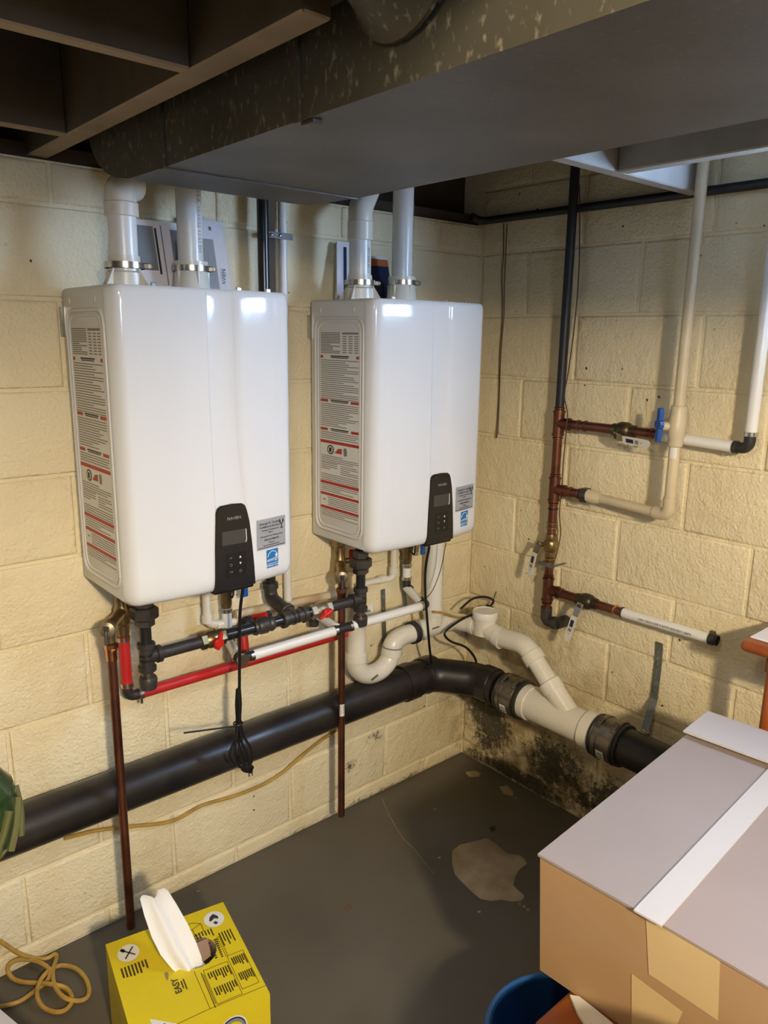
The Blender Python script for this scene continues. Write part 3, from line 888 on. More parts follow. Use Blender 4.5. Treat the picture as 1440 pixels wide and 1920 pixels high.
cv_ = [(-0.484, 1.900), (-0.33, 1.901), (-0.265, 1.911), (-0.215, 1.928), (-0.178, 1.950), (-0.150, 1.980), (-0.128, 2.02), (-0.12, 2.12)]
en.mat('duct_bottom')
vl = [en.bm.verts.new((DX0, y, z)) for y, z in cv_]; vr = [en.bm.verts.new((DX1-(0.0 if i == 0 else 0.012), y, z)) for i, (y, z) in enumerate(cv_)]
for i in range(len(cv_)-1): en.face((vl[i], vl[i+1], vr[i+1], vr[i]))
tl = en.bm.verts.new((DX0, -0.484, 2.12)); tr = en.bm.verts.new((DX1, -0.484, 2.12))
en.mat('duct_side'); en.face(vl+[tl]); en.face(vr+[tr]); en.face((vl[-1], vr[-1], tr, tl))
en.build('end_elbow', parent=t, smooth=30)
for y in (-0.484, -0.905):
    MB().span((DX0-0.004, y-0.006, DZ0-0.003), (DX0, y+0.006, DZ1)).build('seam_cleat', 'duct_side', t, smooth=0)
    if y > -0.6: MB().span((DX0, y-0.004, DZ0-0.003), (DX1, y+0.004, DZ0-0.0002)).build('seam_cleat', 'iron', t, smooth=0)
MB().span((DX0+0.004, -0.935, DZ0-0.006), (DX0+0.02, -0.905, DZ0), 0.001).build('drive_slip', 'iron', t, smooth=0)
# round branch duct above the beam
t = thing('branch_duct', 'round sheet-metal branch duct joining the side of the big duct', 'duct', (-1.50, -1.11, 1.97))
MB().lathe((-1.3845, -1.125, 2.050), (-1, 0.10, 0), [(0, 0.100), (0.004, 0.106), (0.010, 0.106), (0.014, 0.098), (0.052, 0.074), (0.058, 0.070)], 30).build('boot', 'duct_side', t)
MB().lathe((-1.428, -1.121, 2.050), (-1, 0.10, 0), [(0, 0.066), (0.03, 0.068), (0.036, 0.0715), (0.046, 0.0715), (0.052, 0.066), (0.62, 0.064)], 30).build('pipe', 'duct_side', t)

# ------------------------------------------------------------------ black iron gas line
def collar(b_, c, d, r, l):
    d = V(d).normalized(); c = V(c)
    b_.lathe(c-d*l/2, d, [(0, r-0.004), (0.0, r-0.0012), (0.0012, r), (l-0.0012, r), (l, r-0.0012), (l, r-0.004)], 22)
def tee(name, c, dirs, r, arm, parent, m_='iron'):
    b_ = MB(); c = V(c)
    for d in dirs:
        d = V(d).normalized()
        b_.cyl(c-d*r*0.6, c+d*arm, r*1.18, 20)
        collar(b_, c+d*(arm-0.006), d, r*1.42, 0.013)
    b_.sphere(c, r*1.22, 16, 10)
    return b_.build(name, m_, parent)
GY, GZ, GR = -0.168, 0.837, 0.0155
gx1 = (-1.337, -0.168, 0.846)[0]; gx2 = (-0.663, -0.168, 0.834)[0]; gxd = -0.905
t = thing('gas_pipe', 'black iron gas line with red-handled valves running below both heaters', 'gas pipe', ((gx1+gx2)/2, GY, GZ))
X_, Z_ = V((1, 0, 0)), V((0, 0, 1))
def gp(x, z=GZ, y=GY): return V((x, y, z))
def pipe(name, a, b, r, m_, parent=None): return MB().cyl(a, b, r, 18).build(name, m_, parent if parent is not None else t)
for gx in (gx1, gx2):
    tee('tee', gp(gx), ((0, 0, 1), (0, 0, -1), ((1, 0, 0) if gx == gx1 else (-1, 0, 0))), GR, 0.036, t)
    pipe('nipple', gp(gx, GZ+0.03), gp(gx, 0.93), GR*0.93, 'iron_shiny')
    pipe('nipple', gp(gx, GZ-0.055), gp(gx, GZ-0.03), GR*0.93, 'clamp_steel')
    MB().lathe(gp(gx, GZ-0.086), (0, 0, 1), [(0, 0.016), (0.004, 0.021), (0.022, 0.0225), (0.028, 0.0225), (0.034, 0.020)], 18).build('cap', 'iron', t)
    u_ = MB(); u_.hexa(gp(gx, 0.918), gp(gx, 0.934), 0.024).hexa(gp(gx, 0.936), gp(gx, 0.966), 0.034, 0.004).hexa(gp(gx, 0.966), gp(gx, 0.992), 0.023)
    u_.build('union', 'iron', t, smooth=25)
    pipe('nipple', gp(gx, 0.990), gp(gx, 1.014), GR*0.93, 'iron_shiny')
vx1 = (-1.159, -0.168, 0.831)[0]; vx2 = (-0.813, -0.168, 0.831)[0]
ux = (-1.007, -0.168, 0.837)[0]; tx = gxd
def runs(a, b, m_='iron', r=GR): pipe('run', gp(a), gp(b), r, m_)
runs(gx1+0.03, vx1-0.015); runs(vx1+0.015, ux-0.01, 'iron_shiny'); runs(ux+0.01, tx, 'iron_shiny'); runs(tx, vx2-0.01, 'iron_shiny'); runs(vx2+0.01, gx2-0.03)
def gas_valve(x, flip):
    b_ = MB()
    b_.hexa(gp(x-0.036), gp(x-0.018), 0.0215).hexa(gp(x+0.018), gp(x+0.036), 0.0215)
    b_.lathe(gp(x-0.020), X_, [(0, 0.018), (0.010, 0.0225), (0.030, 0.0225), (0.040, 0.018)], 18)
    b_.cyl(gp(x), gp(x, GZ, GY-0.030), 0.008)
    v_ = b_.build('gas_valve', 'brass' if not flip else 'solder', t, smooth=30)
    l_ = MB(); c = gp(x, GZ, GY-0.034)
    d = V((0.25, -0.15, 0.95)) if not flip else V((-0.93, -0.1, -0.30))
    d.normalize(); s_ = d.cross(V((0, -1, 0))).normalized()
    l_.cyl(c+V((0, 0.008, 0)), c-V((0, 0.006, 0)), 0.013, 18, 0.002)
    l_.tube([c+d*0.030, c+d*0.012, c-d*0.012, c-d*0.016], [0.0055, 0.0085, 0.010, 0.009], 12, squash=0.75)
    l_.build('lever', 'red_handle', v_, label='red valve handle')
gas_valve(vx1, False); gas_valve(vx2, True)
c_ = MB(); c_.lathe(gp(ux-0.03), X_, [(0, 0.020), (0.006, 0.0225), (0.014, 0.019), (0.020, 0.0225), (0.040, 0.0235), (0.048, 0.019), (0.054, 0.022), (0.062, 0.020)], 20)
c_.build('coupling', 'iron', t)
tee('tee', gp(tx), ((1, 0, 0), (-1, 0, 0), (0, 1, 0.25)), GR*1.08, 0.040, t)
e_ = MB(); e_.tube([(tx, -0.05, 0.905), (tx, -0.05, 0.862), (tx, -0.135, GZ+0.008)], GR*1.25, 18, bend=0.03); collar(e_, (tx, -0.05, 0.900), (0, 0, 1), GR*1.5, 0.018)
e_.build('elbow', 'iron', t)
MB().cyl((tx, -0.05, 0.90), (tx, -0.05, 2.16), GR*1.02, 18).build('riser', 'iron_shiny', t)

# ------------------------------------------------------------------ hot water: brass valves and red tubing
HY = -0.058
hx1 = -1.348; hx2 = -0.657
def crimp(b_, c, d, r, l=0.011):
    d = V(d).normalized(); b_.lathe(V(c)-d*l/2, d, [(0, r), (0, r+0.0022), (l, r+0.0022), (l, r)], 20)
def crimps(parent, m_, *items):
    for c, d, r in items:
        b_ = MB(); crimp(b_, c, d, r); b_.build('crimp_ring', m_, parent)
def hot_valve(hx, label, swing, with_red):
    t = thing('service_valve', label, 'valve', (hx, HY, 0.87), 'brass service valves under the heaters')
    b_ = MB(); b_.hexa((hx, HY, 0.978), (hx, HY, 1.004), 0.0225, 0.003)
    b_.lathe((hx, HY, 0.86), (0, 0, 1), [(0, 0.014), (0.012, 0.0165), (0.03, 0.0165), (0.034, 0.0195), (0.05, 0.0205), (0.075, 0.0195), (0.082, 0.0165), (0.12, 0.0165)], 20)
    b_.cyl((hx, HY, 0.93), (hx+0.028, HY-0.02, 0.93), 0.0085)
    bv = b_.build('valve_body', 'brass', t, smooth=30)
    MB().cyl((hx+0.03, HY-0.022, 0.925), (hx+0.03, HY-0.022, 0.965), 0.009, 12, 0.003).build('drain_knob', 'red_handle', bv, label='small red drain cap')
    # relief valve reaching out to the copper drop
    q = V(swing); c = V((hx, HY, 0.925))
    d = (q-c).normalized()
    r_ = MB(); r_.tube([c, q], 0.0135, 16); r_.lathe(q-d*0.012, d, [(0, 0.0155), (0.010, 0.0185), (0.024, 0.0185)], 20)
    r_.cyl(q, q-V((0, 0, 0.040)), 0.0115, 16)
    rv = r_.build('relief_valve', 'brass', t)
    MB().lathe(q+d*0.008, d, [(0, 0.0180), (0.004, 0.0195), (0.018, 0.0185), (0.022, 0.012), (0.024, 0.0)], 22).build('relief_cap', 'solder', rv, label='round pale brass cap')
    lv = MB(); k = q+d*0.030
    lv.box(k+V((0, 0, 0.004)), (0.012, 0.012, 0.012), None, 0.002); lv.tube([k+V((0, 0, 0.004)), k+d*0.006-V((0, 0, 0.018)), k+d*0.008-V((0, 0, 0.034))], 0.0042, 8)
    lv.build('test_lever', 'iron', rv)
    return t, q
cu1 = (-1.416, -0.155, 0.884); cu2 = (-0.707, -0.136, 0.894)
t1, q1 = hot_valve(hx1, 'brass valve with a relief cap under the left heater', (cu1[0], cu1[1]+0.004, 0.930), True)
t2, q2 = hot_valve(hx2, 'brass valve with a relief cap under the right heater', (cu2[0], cu2[1]+0.004, 0.915), False)
def drop(q, zb, label, m_):
    t = thing('discharge_pipe', label, 'copper pipe', (q[0], q[1], zb), 'copper discharge pipes hanging below the heaters')
    x, y = q[0], q[1]
    MB().cyl((x, y, zb), (x, y, q[2]-0.055), 0.0111, 18).build('pipe', m_, t)
    b_ = MB(); b_.hexa((x, y, q[2]-0.056), (x, y, q[2]-0.042), 0.0165).lathe((x, y, q[2]-0.085), (0, 0, 1), [(0, 0.0128), (0.008, 0.0135), (0.022, 0.0135), (0.028, 0.0155), (0.032, 0.0120)], 16)
    b_.build('adapter', 'copper_bright' if q is q1 else 'copper', t, smooth=30)
    return t
d1 = drop(q1, (-1.430, -0.155, 0.093)[2], 'copper discharge pipe on the left, ending behind the yellow box', 'copper_dark')
d2 = drop(q2, (-0.727, -0.136, 0.100)[2], 'copper discharge pipe with a small barcode tag, between the two heaters', 'copper_dark')
bc = MB().mat('label_white'); zc = (-0.731, -0.147, 0.476)[2]; x, y = q2[0]-0.003, q2[1]
def arcp(a, z): return (q2[0]+0.0117*math.sin(a), y-0.0117*math.cos(a), z)
for k in range(6):
    a0, a1 = -1.1+k*0.22, -1.1+(k+1)*0.22
    bc.poly([arcp(a0, zc-0.020), arcp(a1, zc-0.020), arcp(a1, zc+0.020), arcp(a0, zc+0.020)])
bc.mat('black_print')
for k, zz in enumerate((-0.012, -0.009, -0.006, -0.002, 0.002, 0.006, 0.009, 0.012)):
    bc.poly([tuple(V(arcp(a, zc+zz+h_))+V((0, -0.0006, 0))) for a, h_ in ((-0.9, 0), (0.0, 0), (0.0, 0.0015+0.001*(k % 2)), (-0.9, 0.0015+0.001*(k % 2)))])
bc.build('barcode_tag', parent=d2, smooth=60)

t = thing('hot_water_tube', 'red plastic hot water tubing below the left heater', 'water pipe', (hx1, HY, 0.68))
PR = 0.0143
ez = 0.690
MB().cyl((hx1, HY, ez+0.028), (hx1, HY, 0.858), PR, 18).build('tube', 'pex_red', t)
rx_end = (-0.618, -0.058, 0.680)[0]
MB().cyl((hx1+0.028, HY, ez), (rx_end, HY, ez-0.004), PR, 18).build('tube', 'pex_red', t)
e_ = MB(); e_.tube([(hx1, HY, ez+0.042), (hx1, HY, ez), (hx1+0.042, HY, ez)], PR-0.001, 16, bend=0.02); e_.build('elbow', 'rubber', t)
crimps(t, 'steel', ((hx1, HY, ez+0.036), (0, 0, 1), PR), ((hx1+0.034, HY, ez), (1, 0, 0), PR), ((hx1, HY, 0.852), (0, 0, 1), PR))
MB().box((hx1+0.034, HY-0.004, ez-PR-0.006), (0.006, 0.006, 0.012)).build('crimp_lug', 'steel', t, smooth=0)
rr0 = V((-1.000, -0.058, 0.721)); rr1 = V((-0.997, -0.045, 0.798)); rr2 = V((-0.907, -0.030, 0.806))
MB().tube([rr0, rr1+V((0, 0, -0.02))], PR*0.92, 16).build('tube', 'pex_red', t)
MB().tube([rr1+V((0.02, 0.005, 0.004)), rr2], PR*0.92, 16).build('tube', 'pex_red', t)
MB().tube([rr1+V((0, 0, -0.026)), rr1+V((0, 0, 0.004)), rr1+V((0.03, 0.006, 0.006))], PR*0.95, 14, bend=0.018).build('elbow', 'rubber', t)
crimps(t, 'iron', (rr1+V((0.024, 0.005, 0.004)), rr2-rr1, PR), (rr2, rr2-rr1, PR))

# ------------------------------------------------------------------ cold water: white tubing
CY, WY, WZ, WR = -0.046, -0.166, 0.758, 0.0143
cx1, cx2 = -1.048, -0.362
t = thing('cold_water_tube', 'white plastic cold water tubing with black fittings below both heaters', 'water pipe', (-0.7, WY, WZ))
wx1 = (-1.074, -0.166, 0.775)[0]; wxm = (-0.730, -0.166, 0.756)[0]; wx2 = (-0.389, -0.166, 0.754)[0]
def seg(a, b): MB().cyl(a, b, WR, 18).build('tube', 'pex_white', t)
seg((wx1+0.03, WY, WZ), (wxm-0.026, WY, WZ)); seg((wxm+0.026, WY, WZ), (wx2-0.018, WY, WZ-0.003))
f_ = MB()
f_.cyl((wx1-0.012, WY, WZ), (wx1+0.04, WY, WZ), WR-0.001, 16); f_.cyl((wx1, WY-0.012, WZ), (wx1, WY+0.02, WZ), WR-0.001, 16)
f_.build('black_fitting', 'rubber', t)
MB().cyl((wxm-0.03, WY, WZ), (wxm+0.03, WY, WZ), WR-0.001, 16).build('black_fitting', 'rubber', t)
f_ = MB(); f_.tube([(wx2-0.02, WY, WZ-0.003), (wx2+0.008, WY, WZ-0.003), (wx2+0.008, WY+0.03, WZ+0.002)], WR, 16, bend=0.014)
f_.build('black_fitting', 'rubber', t)
for c, d in (((wx1+0.030, WY, WZ), X_), ((wx1, WY-0.010, WZ), (0, 1, 0)), ((wx1, WY+0.02, WZ), (0, 1, 0)), ((wxm-0.028, WY, WZ), X_), ((wxm+0.028, WY, WZ), X_), ((wx2-0.018, WY, WZ-0.003), X_)):
    crimps(t, 'steel', (c, d, WR))
for (xa, za), xb in (((cx1, WZ+0.012), wx1), ((cx2, WZ+0.02), wx2)):
    MB().tube([(xa, CY, za), (xb, WY+0.02, WZ)], WR*0.96, 16).build('stub', 'pex_white', t)
MB().tube([(-0.737, -0.046, 0.769), (wxm-0.012, WY+0.012, WZ+0.002)], WR*0.96, 16).build('stub', 'pex_white', t)
q = V((-0.745, -0.046, 0.775)); MB().tube([q+V((0.01, -0.008, -0.002)), q, q+V((-0.005, 0, -0.04))], WR, 14, bend=0.01).build('black_fitting', 'rubber', t)
crimps(t, 'iron', (q+V((-0.004, 0, -0.03)), (0, 0, 1), WR))
for cx, z_lo in ((cx1, WZ+0.03), (cx2, WZ+0.04)):
    MB().cyl((cx, CY, z_lo+0.01), (cx, CY, 0.862), WR, 18).build('tube', 'pex_white', t)
    f_ = MB(); f_.tube([(cx, CY, z_lo+0.014), (cx, CY, z_lo-0.018), (cx, CY-0.02, z_lo-0.022)], WR*1.02, 14, bend=0.014); f_.build('black_fitting', 'rubber', t)
    crimps(t, 'steel', ((cx, CY, z_lo+0.014), (0, 0, 1), WR), ((cx, CY, 0.856), (0, 0, 1), WR))
for cx, lab in ((cx1, 'brass cold inlet valve with a blue tab under the left heater'), (cx2, 'brass cold inlet valve with a blue tab under the right heater')):
    v_ = thing('inlet_valve', lab, 'valve', (cx, CY, 0.862), 'cold inlet valves under the heaters')
    MB().lathe((cx, CY, 0.862), (0, 0, 1), [(0, 0.013), (0.01, 0.016), (0.04, 0.0165), (0.05, 0.021), (0.075, 0.021), (0.08, 0.016), (0.142, 0.016)], 18).build('valve_body', 'brass', v_)
    MB().span((cx+0.030, CY-0.038, 0.895), (cx+0.050, CY-0.030, 0.965), 0.003, 2).build('blue_tab', 'blue_handle', v_, smooth=30)
    w_ = MB(); w_.tube([(cx-0.012, CY-0.022, 0.93), (cx+0.002, CY-0.030, 0.90), (cx+0.014, CY-0.024, 0.93)], 0.0028, 6, smooth_pts=True); w_.build('wire_loop', 'cord', v_)

# condensate lines
def thinpvc(label, pts, r, m_, name='condensate_pipe', bend=0.022, hubs=(), group=None):
    o = thing(name, label, 'pipe', pts[0], group)
    MB().tube(pts, r, 16, bend=bend).build('pipe', m_, o)
    for c, d in hubs:
        b_ = MB(); collar(b_, c, d, r*1.28, 0.024); b_.build('hub', m_, o)
    return o
ax = (-1.105, -0.040, 0.857)[0]
thinpvc('white drain elbow pipe below the left heater', [(ax, -0.04, 1.008), (ax, -0.04, (-1.106, -0.040, 0.823)[2]), (-1.020, -0.040, 0.812)], 0.0115, 'pvc', hubs=(((ax, -0.04, (-1.106, -0.040, 0.842)[2]), (0, 0, 1)), ((-1.067, -0.040, 0.815), (1, 0, 0))))
bx_ = (-0.421, -0.045, 0.849)[0]; bz_ = (-0.420, -0.045, 0.823)[2]; b3 = (-0.532, -0.045, 0.831)
thinpvc('small white drain elbow pipe below the right heater', [(bx_, -0.045, 1.008), (bx_, -0.045, bz_), (b3[0], -0.045, b3[2]), (b3[0]-0.035, -0.030, b3[2]-0.012)], 0.0112, 'pvc', hubs=(((bx_, -0.045, bz_+0.028), (0, 0, 1)), ((-0.472, -0.045, 0.829), (1, 0, 0))))
# old painted pipe along the wall and the pipe running down beside the gas riser
pz = 0.818
thinpvc('old cream-painted pipe running along the left wall behind the plumbing', [(-1.012, -0.028, 0.829), (-0.595, -0.028, 0.809), (-0.600, -0.05, 0.795), (-0.603, -0.07, 0.74)], 0.0125, 'painted_pipe', 'painted_pipe', 0.03)
o = thinpvc('white plastic pipe beside the black gas riser, between the heaters', [(-0.828, -0.024, 2.16), (-0.828, -0.024, 0.83)], 0.0120, 'pvc_white', 'vertical_pipe', 0)
sb = MB(); zc = (-0.831, -0.030, 1.868)[2]
sb.span((-0.888, -0.040, zc-0.008), (-0.805, -0.0365, zc+0.008)); sb.build('pipe_strap', 'iron', o, smooth=0)
for x in (-0.873, -0.846): MB().sphere((x, -0.041, zc), 0.005, 10, 6, (1, 0.6, 1)).build('strap_screw', 'steel', o)
tag(MB().span((-0.872, -0.022, 1.66), (-0.850, -0.002, 2.0)).build('wood_strip', 'wood_beam', smooth=0), 'thin brown wood strip on the wall between the gas riser and white pipe', 'wood strip')

# ------------------------------------------------------------------ white drain with trap, cleanout and wye
DY, DR = -0.075, 0.0302
t = thing('drain_pipe', 'white plastic drain with a U-shaped trap and round cleanout in the corner', 'drain pipe', (-0.45, DY, 0.52))
xi = (-0.603, -0.075, 0.659)[0]; xo = (-0.449, -0.075, 0.610)[0]; xt = (-0.259, -0.075, 0.640)[0]
zu = 0.524; zl = 0.622; zi = 0.78
def hub(b_, c, d, r=DR+0.0048, l=0.03): collar(b_, c, d, r, l)
MB().cyl((xi, DY, zu+0.075), (xi, DY, zi), DR, 20).build('inlet', 'pvc', t)
tr_ = MB(); hw_ = (xo-xi)/2; xm = (xi+xo)/2
tr_.tube([(xi, DY, 0.62)]+[(xm-hw_*math.cos(PI*k/14), DY, 0.588-0.066*math.sin(PI*k/14)) for k in range(15)]+[(xo, DY, 0.592)], DR+0.0015, 22)
hub(tr_, (xi, DY, 0.603), (0, 0, 1)); hub(tr_, (xo-0.001, DY, 0.579), (0.15, 0, 1)); trp = tr_.build('trap', 'pvc', t)
pl = MB(); pl.tube([(xo, DY, 0.5935), (xo+0.0005, DY, 0.5975)], DR+0.0048, 22); pl.build('primer_ring', 'flyer_grey', trp)
e_ = MB(); e_.tube([(xo, DY, 0.590), (xo+0.002, DY, 0.600), (xo+0.016, DY, 0.614), (xo+0.04, DY, 0.621), (xo+0.06, DY, zl), (xt-0.06, DY, zl)], DR+0.0018, 22, smooth_pts=True); hub(e_, (xt-0.085, DY, zl), X_); e_.build('elbow', 'pvc', t)
te_ = MB(); te_.cyl((xt-0.07, DY, zl), (xt+0.065, DY, zl), DR+0.004, 22); te_.cyl((xt, DY, zl), (xt, DY, zl+0.065), DR+0.004, 22)
hub(te_, (xt-0.062, DY, zl), X_, DR+0.0065, 0.024); hub(te_, (xt+0.058, DY, zl), X_, DR+0.0065, 0.030); hub(te_, (xt, DY, zl+0.055), (0, 0, 1), DR+0.0065, 0.022)
te_.build('tee', 'pvc', t)
def drain_mark(name, c, w_, h_, bars, up=(0, 0, 1), rgt=(1, 0, 0)):
    c = V(c); up = V(up).normalized(); rgt = V(rgt).normalized(); b_ = MB().mat('label_white' if not bars else 'black_print')
    n_ = up.cross(rgt).normalized()
    if n_.y > 0: n_ = -n_
    for k in range(max(1, bars)):
        a0 = -0.5+k/max(1, bars); a1 = a0+(0.62/bars if bars else 1)
        b_.poly([c+rgt*w_*a0-up*h_/2, c+rgt*w_*a1-up*h_/2, c+rgt*w_*a1+up*h_/2, c+rgt*w_*a0+up*h_/2])
    return b_.build(name, parent=t, smooth=0)
drain_mark('barcode', (-0.551, -0.109, 0.527), 0.030, 0.009, 8, (-0.35, 0, 1), (1, 0, 0.35))
drain_mark('printed_mark', (-0.279, -0.111, 0.632), 0.034, 0.006, 7)
drain_mark('paper_label', (-0.577, -0.107, 0.769), 0.030, 0.024, 0)
drain_mark('barcode', (-0.582, -0.108, 0.762), 0.020, 0.007, 6)
sv = MB().cyl((xt, DY, zl+0.05), (xt, DY, 1.004), DR, 22).build('standpipe', 'pvc_white', t)
text('printed_line', 'ASTM D 1785  NSF  U.S.A.', 0.010, (xt+DR*0.45, DY-DR*0.90, 0.83), (0, 0, -1), (0.90, 0.45, 0), 'black_print', sv, lift=0.0014)
rg_ = MB(); rg_.lathe((xt-0.105, DY, zl), X_, [(0, DR+0.003), (0.0, DR+0.0085), (0.020, DR+0.0085), (0.020, DR+0.003)], 22); rg_.build('rubber_strap', 'rubber', t)
co = V((-0.135, -0.205, 0.625))
MB().tube([(xt+0.05, DY, zl), (-0.17, DY-0.004, zl), (co.x-0.01, co.y+0.06, zl+0.002), (co.x, co.y, zl+0.002)], DR, 20, bend=0.05).build('run', 'pvc', t)
ct = MB(); ct.cyl(co+V((0, 0, -0.02)), co+V((0, 0, 0.045)), DR+0.010, 24); hub(ct, co+V((-0.006, 0.045, 0)), (0.1, -1, 0), DR+0.0055, 0.02)
dn = V((-0.0, -0.7, -0.62)).normalized()
ct.tube([co+V((-0.004, 0.05, 0)), co, co+V((0, -0.07, -0.012))], DR+0.004, 20, bend=0.04); hub(ct, co+V((0, -0.072, -0.013)), (0, -1, -0.2), DR+0.0065, 0.03)
ctb = ct.build('cleanout_tee', 'pvc', t)
MB().lathe(co+V((0, 0, 0.035)), (0, 0, 1), [(0, DR+0.012), (0.004, DR+0.014), (0.026, DR+0.014), (0.029, DR+0.012), (0.0292, DR+0.009), (0.027, DR+0.008)], 28).build('cleanout_cap', 'pvc_white', ctb, label='round white cleanout cap')
wa = V((-0.135, -0.385, 0.623)); wb = V((-0.140, -0.530, 0.495)); ABZ = 0.428
MB().tube([co+V((0, -0.07, -0.012)), wa, wa+(wb-wa)*0.3], DR+0.0035, 20, bend=0.045).build('elbow', 'pvc', t)
hb = MB(); hub(hb, wa+(wb-wa)*0.26, wb-wa, DR+0.007, 0.034); hb.build('hub', 'pvc', t)
MB().cyl(wa+(wb-wa)*0.2, wb, DR, 20).build('run', 'pvc', t)
AX, AR = -0.140, 0.0572
ya = (-0.140, -0.402, 0.435)[1]; yb = (-0.140, -0.693, 0.430)[1]
wy_ = MB(); wy_.cyl((AX, ya+0.012, ABZ), (AX, yb-0.012, ABZ), AR-0.004, 28); wy_.cyl((AX, ya+0.0, ABZ), (AX, ya-0.03, ABZ), AR+0.001, 28, 0.002); wy_.cyl((AX, yb+0.05, ABZ), (AX, yb, ABZ), AR+0.003, 28, 0.002)
end = V((AX, wb.y-0.075, ABZ))
wy_.cyl(wa+(wb-wa)*0.80, end, DR+0.004, 22); hub(wy_, wa+(wb-wa)*0.82, wb-wa, DR+0.0075, 0.034)
wy_.build('wye', 'pvc', t)

# ------------------------------------------------------------------ big black drain line and its clamped couplings
AY, AZ = -0.066, 0.438
t = thing('main_drain', 'thick black drain line along the wall and round the corner', 'drain pipe', (-1.6, AY, AZ-AR))
MB().tube([(-3.6, AY, AZ+0.004), (-0.34, AY, AZ)], AR, 30).build('pipe', 'abs', t)
e_ = MB(); e_.tube([(-0.36, AY, AZ), (-0.255, AY-0.002, AZ), (AX-0.008, -0.20, 0.432), (AX, -0.285, ABZ)], AR+0.002, 30, bend=0.075, bseg=8); el = e_.build('elbow', 'abs', t)
for c, d in (((-0.365, AY, AZ), X_), ((-0.265, AY, AZ), X_)):
    b_ = MB(); collar(b_, c, d, AR+0.0065, 0.055); b_.build('hub', 'abs', el)
b_ = MB(); collar(b_, (AX-0.002, -0.245, 0.43), (0.05, -1, 0), AR+0.0065, 0.05); b_.build('hub', 'abs', el)
MB().tube([(AX, yb-0.02, ABZ), (AX, -1.02, ABZ-0.002), (AX, -1.02, 0.0)], AR, 30, bend=0.09).build('pipe', 'abs', t)
def coupling(yc, label):
    o = thing('pipe_coupling', label, 'coupling', (AX, yc, ABZ-AR-0.01), 'clamped rubber couplings on the drain')
    MB().lathe((AX, yc+0.048, ABZ), (0, -1, 0), [(0, AR+0.002), (0, AR+0.008), (0.008, AR+0.009), (0.012, AR+0.006), (0.084, AR+0.006), (0.088, AR+0.009), (0.096, AR+0.008), (0.096, AR+0.002)], 30).build('rubber_sleeve', 'rubber', o)
    s_ = MB(); s_.lathe((AX, yc+0.034, ABZ), (0, -1, 0), [(0, AR+0.0065), (0, AR+0.0085)]+[(0.004+0.006*i, AR+0.0085+0.0012*(i % 2)) for i in range(11)]+[(0.068, AR+0.0085), (0.068, AR+0.0065)], 30).build('steel_shield', 'clamp_steel', o)
    for dy in (-0.024, 0.024):
        c_ = MB(); c_.lathe((AX, yc+dy+0.007, ABZ), (0, -1, 0), [(0, AR+0.009), (0, AR+0.0115), (0.014, AR+0.0115), (0.014, AR+0.009)], 30)
        c_.box((AX-0.025, yc+dy, ABZ+AR+0.006), (0.026, 0.014, 0.014), Matrix.Rotation(-0.45, 3, 'Y'), 0.002); c_.hexa((AX-0.048, yc+dy, ABZ+AR-0.006), (AX-0.036, yc+dy, ABZ+AR+0.0), 0.006, 0.001)
        c_.build('band_clamp', 'clamp_steel', o, smooth=30)
    tg = MB().mat('label_white')
    def ap(a, y_, k=0): return (AX-(AR+0.0105+k)*math.cos(a), y_, ABZ+(AR+0.0105+k)*math.sin(a))
    for k in range(6):
        a0, a1 = -0.15-k*0.10, -0.15-(k+1)*0.10
        tg.poly([ap(a0, yc+0.012), ap(a1, yc+0.012), ap(a1, yc-0.014), ap(a0, yc-0.014)])
    tg.mat('black_print')
    for k in range(6):
        yy = yc+0.008-k*0.0032
        tg.poly([ap(-0.28, yy, 0.0008), ap(-0.60, yy, 0.0008), ap(-0.60, yy-0.0016, 0.0008), ap(-0.28, yy-0.0016, 0.0008)])
    tg.build('barcode_label', parent=o, smooth=60)
coupling(ya+0.045, 'steel-banded rubber coupling between the black elbow and the white wye')
coupling(yb-0.040, 'steel-banded rubber coupling between the white wye and the black pipe at right')

# ------------------------------------------------------------------ metal straps
def strap(label, pts, wdir, w_, holes, m_='galv'):
    o = thing('metal_strap', label, 'strap', pts[-1])
    wdir = V(wdir).normalized()*w_/2; b_ = MB()
    for a, c in zip(pts, pts[1:]):
        a, c = V(a), V(c); n = (c-a).cross(wdir).normalized()*0.0015
        b_.prism([a-wdir, a+wdir, c+wdir, c-wdir], n)
    b_.build('band', m_, o, smooth=0)
    for h in holes:
        nrm = V((0, -1, 0)) if abs(wdir.x) > abs(wdir.y) else V((-1, 0, 0))
        MB().cyl(V(h), V(h)+nrm*0.0035, 0.0040, 10).build('hole_rim', 'steel', o)
    return o
strap('dark metal strap on the left wall behind the white trap', [(-0.433, -0.006, 0.776), (-0.425, -0.006, 0.610), (-0.415, -0.010, 0.390)], (1, 0, 0), 0.017, [(-0.433, -0.007, 0.751), (-0.433, -0.007, 0.707)])
strap('dark perforated strap behind the cold inlet of the right heater', [(-0.344, -0.006, 0.900), (-0.346, -0.006, 0.796), (-0.331, -0.015, 0.669)], (1, 0, 0), 0.016, [(-0.349, -0.007, 0.862), (-0.348, -0.007, 0.844), (-0.348, -0.007, 0.825)])
o = strap('bent galvanised strap on the right wall holding the black pipe', [(-0.005, -0.782, 0.724), (-0.005, -0.785, 0.664), (-0.010, -0.786, 0.544), (-0.075, -0.801, 0.462)], (0, 1, 0), 0.024,
      [(-0.006, -0.784, 0.695), (-0.006, -0.784, 0.675), (-0.006, -0.786, 0.656), (-0.006, -0.785, 0.633), (-0.007, -0.784, 0.613), (-0.008, -0.784, 0.590), (-0.009, -0.783, 0.569)])
